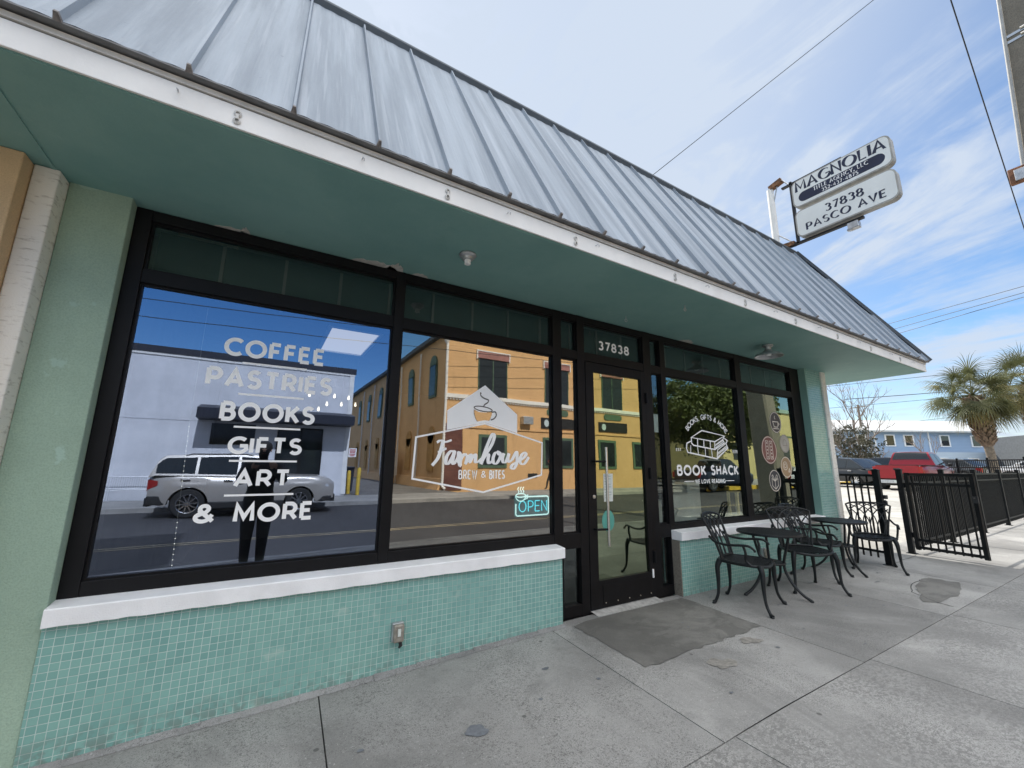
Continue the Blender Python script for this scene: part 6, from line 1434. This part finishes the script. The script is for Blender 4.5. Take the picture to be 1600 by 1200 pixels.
# ------------------------------------------------------------------ people
def skinmesh(verts, edges, radii, sub=2):
    me = bpy.data.meshes.new('tmp'); me.from_pydata(verts, edges, []); o = bpy.data.objects.new('tmp', me); COL.objects.link(o)
    md = o.modifiers.new('s', 'SKIN'); md.use_smooth_shade = True; sl_ = me.skin_vertices[0].data
    for i, r in enumerate(radii): sl_[i].radius = r if isinstance(r, tuple) else (r, r)
    sl_[0].use_root = True; o.modifiers.new('d', 'SUBSURF').levels = sub; o.modifiers['d'].render_levels = sub
    dg = bpy.context.evaluated_depsgraph_get(); ev = o.evaluated_get(dg); em = ev.to_mesh()
    vs = [tuple(v.co) for v in em.vertices]; fs = [tuple(p.vertices) for p in em.polygons]; ev.to_mesh_clear(); bpy.data.objects.remove(o); bpy.data.meshes.remove(me)
    return vs, fs
def person(label, J, colours, loc, rz, hair=None, group=None, bulk=1.0):
    """J: joint table in body axes (facing +x, left +y)"""
    t = thing('person', label, 'person', (0, 0, 0), group)
    names = ['pelvis', 'waist', 'chest', 'neck0', 'neck', 'head0', 'head1', 'head2', 'shL', 'elL', 'wrL', 'paL', 'shR', 'elR', 'wrR', 'paR', 'hiL', 'knL', 'anL', 'toL', 'hiR', 'knR', 'anR', 'toR']
    rad = dict(pelvis=(.15, .125), waist=(.14, .115), chest=(.165, .125), neck0=(.075, .075), neck=(.055, .055), head0=(.068, .075), head1=(.080, .098), head2=(.066, .08), shL=(.075, .075), elL=(.05, .05), wrL=(.032, .036), paL=(.026, .042), hiL=(.105, .10), knL=(.066, .066), anL=(.045, .045), toL=(.038, .034))
    for k in list(rad):
        if k.endswith('L'): rad[k[:-1] + 'R'] = rad[k]
    for k in rad:
        if not (k.startswith('head') or k.startswith('neck') or k[:2] in ('wr', 'pa', 'to')): rad[k] = tuple(v * bulk for v in rad[k])
    E_ = [('pelvis', 'waist'), ('waist', 'chest'), ('chest', 'neck0'), ('neck0', 'neck'), ('neck', 'head0'), ('head0', 'head1'), ('head1', 'head2')]
    for s in 'LR': E_ += [('chest', 'sh' + s), ('sh' + s, 'el' + s), ('el' + s, 'wr' + s), ('wr' + s, 'pa' + s), ('pelvis', 'hi' + s), ('hi' + s, 'kn' + s), ('kn' + s, 'an' + s), ('an' + s, 'to' + s)]
    vs, fs = skinmesh([J[n] for n in names], [(names.index(a), names.index(b)) for a, b in E_], [rad[n] for n in names])
    m = MB()
    segs = {'top': [('waist', 'chest'), ('chest', 'neck0'), ('chest', 'shL'), ('chest', 'shR'), ('shL', 'elL'), ('shR', 'elR'), ('elL', 'wrL'), ('elR', 'wrR')], 'legs': [('pelvis', 'hiL'), ('pelvis', 'hiR'), ('pelvis', 'waist'), ('hiL', 'knL'), ('hiR', 'knR'), ('knL', 'anL'), ('knR', 'anR')], 'shoe': [('anL', 'toL'), ('anR', 'toR')], 'skin': [('neck', 'head0'), ('head0', 'head2'), ('wrL', 'paL'), ('wrR', 'paR')]}
    order = ['skin', 'top', 'legs', 'shoe']; V3 = {k: Vector(v) for k, v in J.items() if k != 'grip'}
    def cls(c):
        best = None
        for k, ss in segs.items():
            for a, b in ss:
                A, Bv = V3[a], V3[b]; d = Bv - A; tt = max(0, min(1, (c - A).dot(d) / max(d.length_squared, 1e-9))); dist = (c - A - d * tt).length - rad[a][0]
                if best is None or dist < best[0]: best = (dist, order.index(k))
        return best[1]
    m.v = list(vs); m.f = list(fs); m.mi = [cls(sum((Vector(vs[i]) for i in f), Vector((0, 0, 0))) / len(f)) for f in fs]
    for s, sg in (('L', 1), ('R', -1)):          # five fingers
        w, p = V3['wr' + s], V3['pa' + s]; d = (p - w).normalized(); sd_ = d.cross(Vector((0, 0, 1))); sd_ = sd_.normalized() if sd_.length > .2 else Vector((0, 1, 0)); dn = d.cross(sd_).normalized()
        if J.get('grip'): curl = 1.0
        else: curl = .45
        for k, (off, ln) in enumerate(((-.03, .075), (-.01, .085), (.011, .08), (.03, .062))):
            b = p + sd_ * off; q1 = b + d * ln * .5 - dn * ln * .12 * curl; q2 = q1 + (d * (1 - curl * .6) - dn * curl * .8).normalized() * ln * .35; q3 = q2 + (d * (.4 - curl * .7) - dn).normalized() * ln * .25
            m.tube([p + sd_ * off * .8 - d * .02, b, q1, q2, q3], [.011, .0105, .0095, .0085, .006], 7)
        th = w + d * .035 - sd_ * .032 * (1 if sg > 0 else -1); m.tube([th, th + d * .03 - sd_ * .02 * sg, th + d * .058 - sd_ * .022 * sg - dn * .012, th + d * .075 - sd_ * .012 * sg - dn * .022], [.014, .013, .011, .008], 7)
    h = V3['head1']; fw_ = Vector((1, 0, 0))
    m.add([tuple(h + Vector(v)) for v in ((.088, -.014, .005), (.088, .014, .005), (.112, 0, -.022), (.09, -.017, -.03), (.09, .017, -.03), (.09, 0, .03))], [(0, 2, 5), (5, 2, 1), (0, 3, 2), (2, 4, 1), (3, 4, 2)])
    for s in (1, -1): m.lathe([(0, -.012), (.026, -.006), (.03, .004), (.018, .012)], 10, tuple(h + Vector((-.005, s * .082, 0))), ax='y')
    m.mi += [0] * (len(m.f) - len(m.mi))
    body = m.build('body', colours[:4], t, smooth='all', fixn=False)
    e = MB()
    for s in (1, -1): e.lathe([(0, -.006), (.011, -.003), (.011, .003), (0, .006)], 10, tuple(h + Vector((.084, s * .034, .018))), ax='x')
    e.build('eye', M['trim_black'], body)
    e = MB(); e.bar(tuple(h + Vector((.088, -.024, -.052))), tuple(h + Vector((.088, .024, -.052))), .008, .008); e.build('mouth', pm('lips', (.30, .13, .11), .6), body)
    hm = MB(); prof = [(.085, -.02), (.098, .03), (.094, .07), (.07, .108), (.03, .128), (0, .132)]
    hm.lathe(prof, 20, tuple(h + Vector((-.014, 0, .0)))); 
    if hair == 'cap': hm.add([tuple(h + Vector(v)) for v in ((.07, -.07, .045), (.07, .07, .045), (.165, .05, .03), (.165, -.05, .03), (.07, -.07, .056), (.07, .07, .056), (.165, .05, .038), (.165, -.05, .038))], [(0, 1, 2, 3), (4, 7, 6, 5), (2, 3, 7, 6), (0, 3, 7, 4), (1, 2, 6, 5)])
    hm.build('cap' if hair == 'cap' else 'hair', colours[4], t, smooth=True)
    place(t, loc, rz); return t
blk = pm('black jacket', (.012, .012, .014), .8); drk = pm('dark trousers', (.03, .028, .025), .85)
# the photographer, facing the window with the phone held out in both hands
JP = dict(pelvis=(0, 0, .93), waist=(0, 0, 1.08), chest=(.01, 0, 1.28), neck0=(.0, 0, 1.43), neck=(.02, 0, 1.48), head0=(.045, 0, 1.54), head1=(.05, 0, 1.61), head2=(.04, 0, 1.69), shL=(0, .19, 1.38), elL=(.13, .25, 1.16), wrL=(.285, .10, 1.34), paL=(.325, .075, 1.385), shR=(0, -.19, 1.38), elR=(.10, -.28, 1.16), wrR=(.275, -.14, 1.335), paR=(.315, -.115, 1.385),
          hiL=(0, .095, .88), knL=(.02, .095, .48), anL=(0, .09, .085), toL=(.14, .10, .03), hiR=(0, -.095, .88), knR=(.02, -.095, .48), anR=(0, -.09, .085), toR=(.14, -.10, .03), grip=1)
person('photographer in dark clothes holding up a phone, reflected in the coffee window', JP, [M['skin'], blk, drk, M['trim_black'], pm('dark hair', (.015, .012, .01), .7)], (.02, -3.60, zs(0)), math.radians(90), bulk=1.22)
ph = MB(); ph.box(-.078, .078, -.004, .004, -.037, .037); o = ph.build('mobile_phone', M['trim_black'], bevel=.006)
o.location = (-.012, -3.262, 1.372); o.rotation_euler = (PITCH, 0, -YAW); tag(o, 'black phone held out by the photographer in front of the window', 'phone')
JW = dict(pelvis=(0, 0, .93), waist=(.02, 0, 1.08), chest=(.05, 0, 1.28), neck0=(.06, 0, 1.43), neck=(.08, 0, 1.48), head0=(.105, 0, 1.54), head1=(.115, 0, 1.61), head2=(.105, 0, 1.69), shL=(.05, .20, 1.38), elL=(-.10, .25, 1.12), wrL=(-.02, .26, .90), paL=(.02, .26, .82), shR=(.05, -.20, 1.38), elR=(.02, -.26, 1.10), wrR=(.22, -.24, .98), paR=(.30, -.23, .96),
          hiL=(0, .09, .88), knL=(.22, .10, .52), anL=(.33, .10, .10), toL=(.46, .10, .06), hiR=(0, -.09, .88), knR=(-.06, -.10, .47), anR=(-.40, -.10, .20), toR=(-.30, -.10, .06))
person('walker in a red cap and grey patterned top, reflected beside the window logo', JW, [M['skin'], pm('grey patterned top', (.16, .17, .16), .8, 0, .7, 22), drk, M['trim_black'], pm('red cap', (.40, .05, .04), .7)], (14.7, -16.6, -.075), math.radians(180), 'cap')
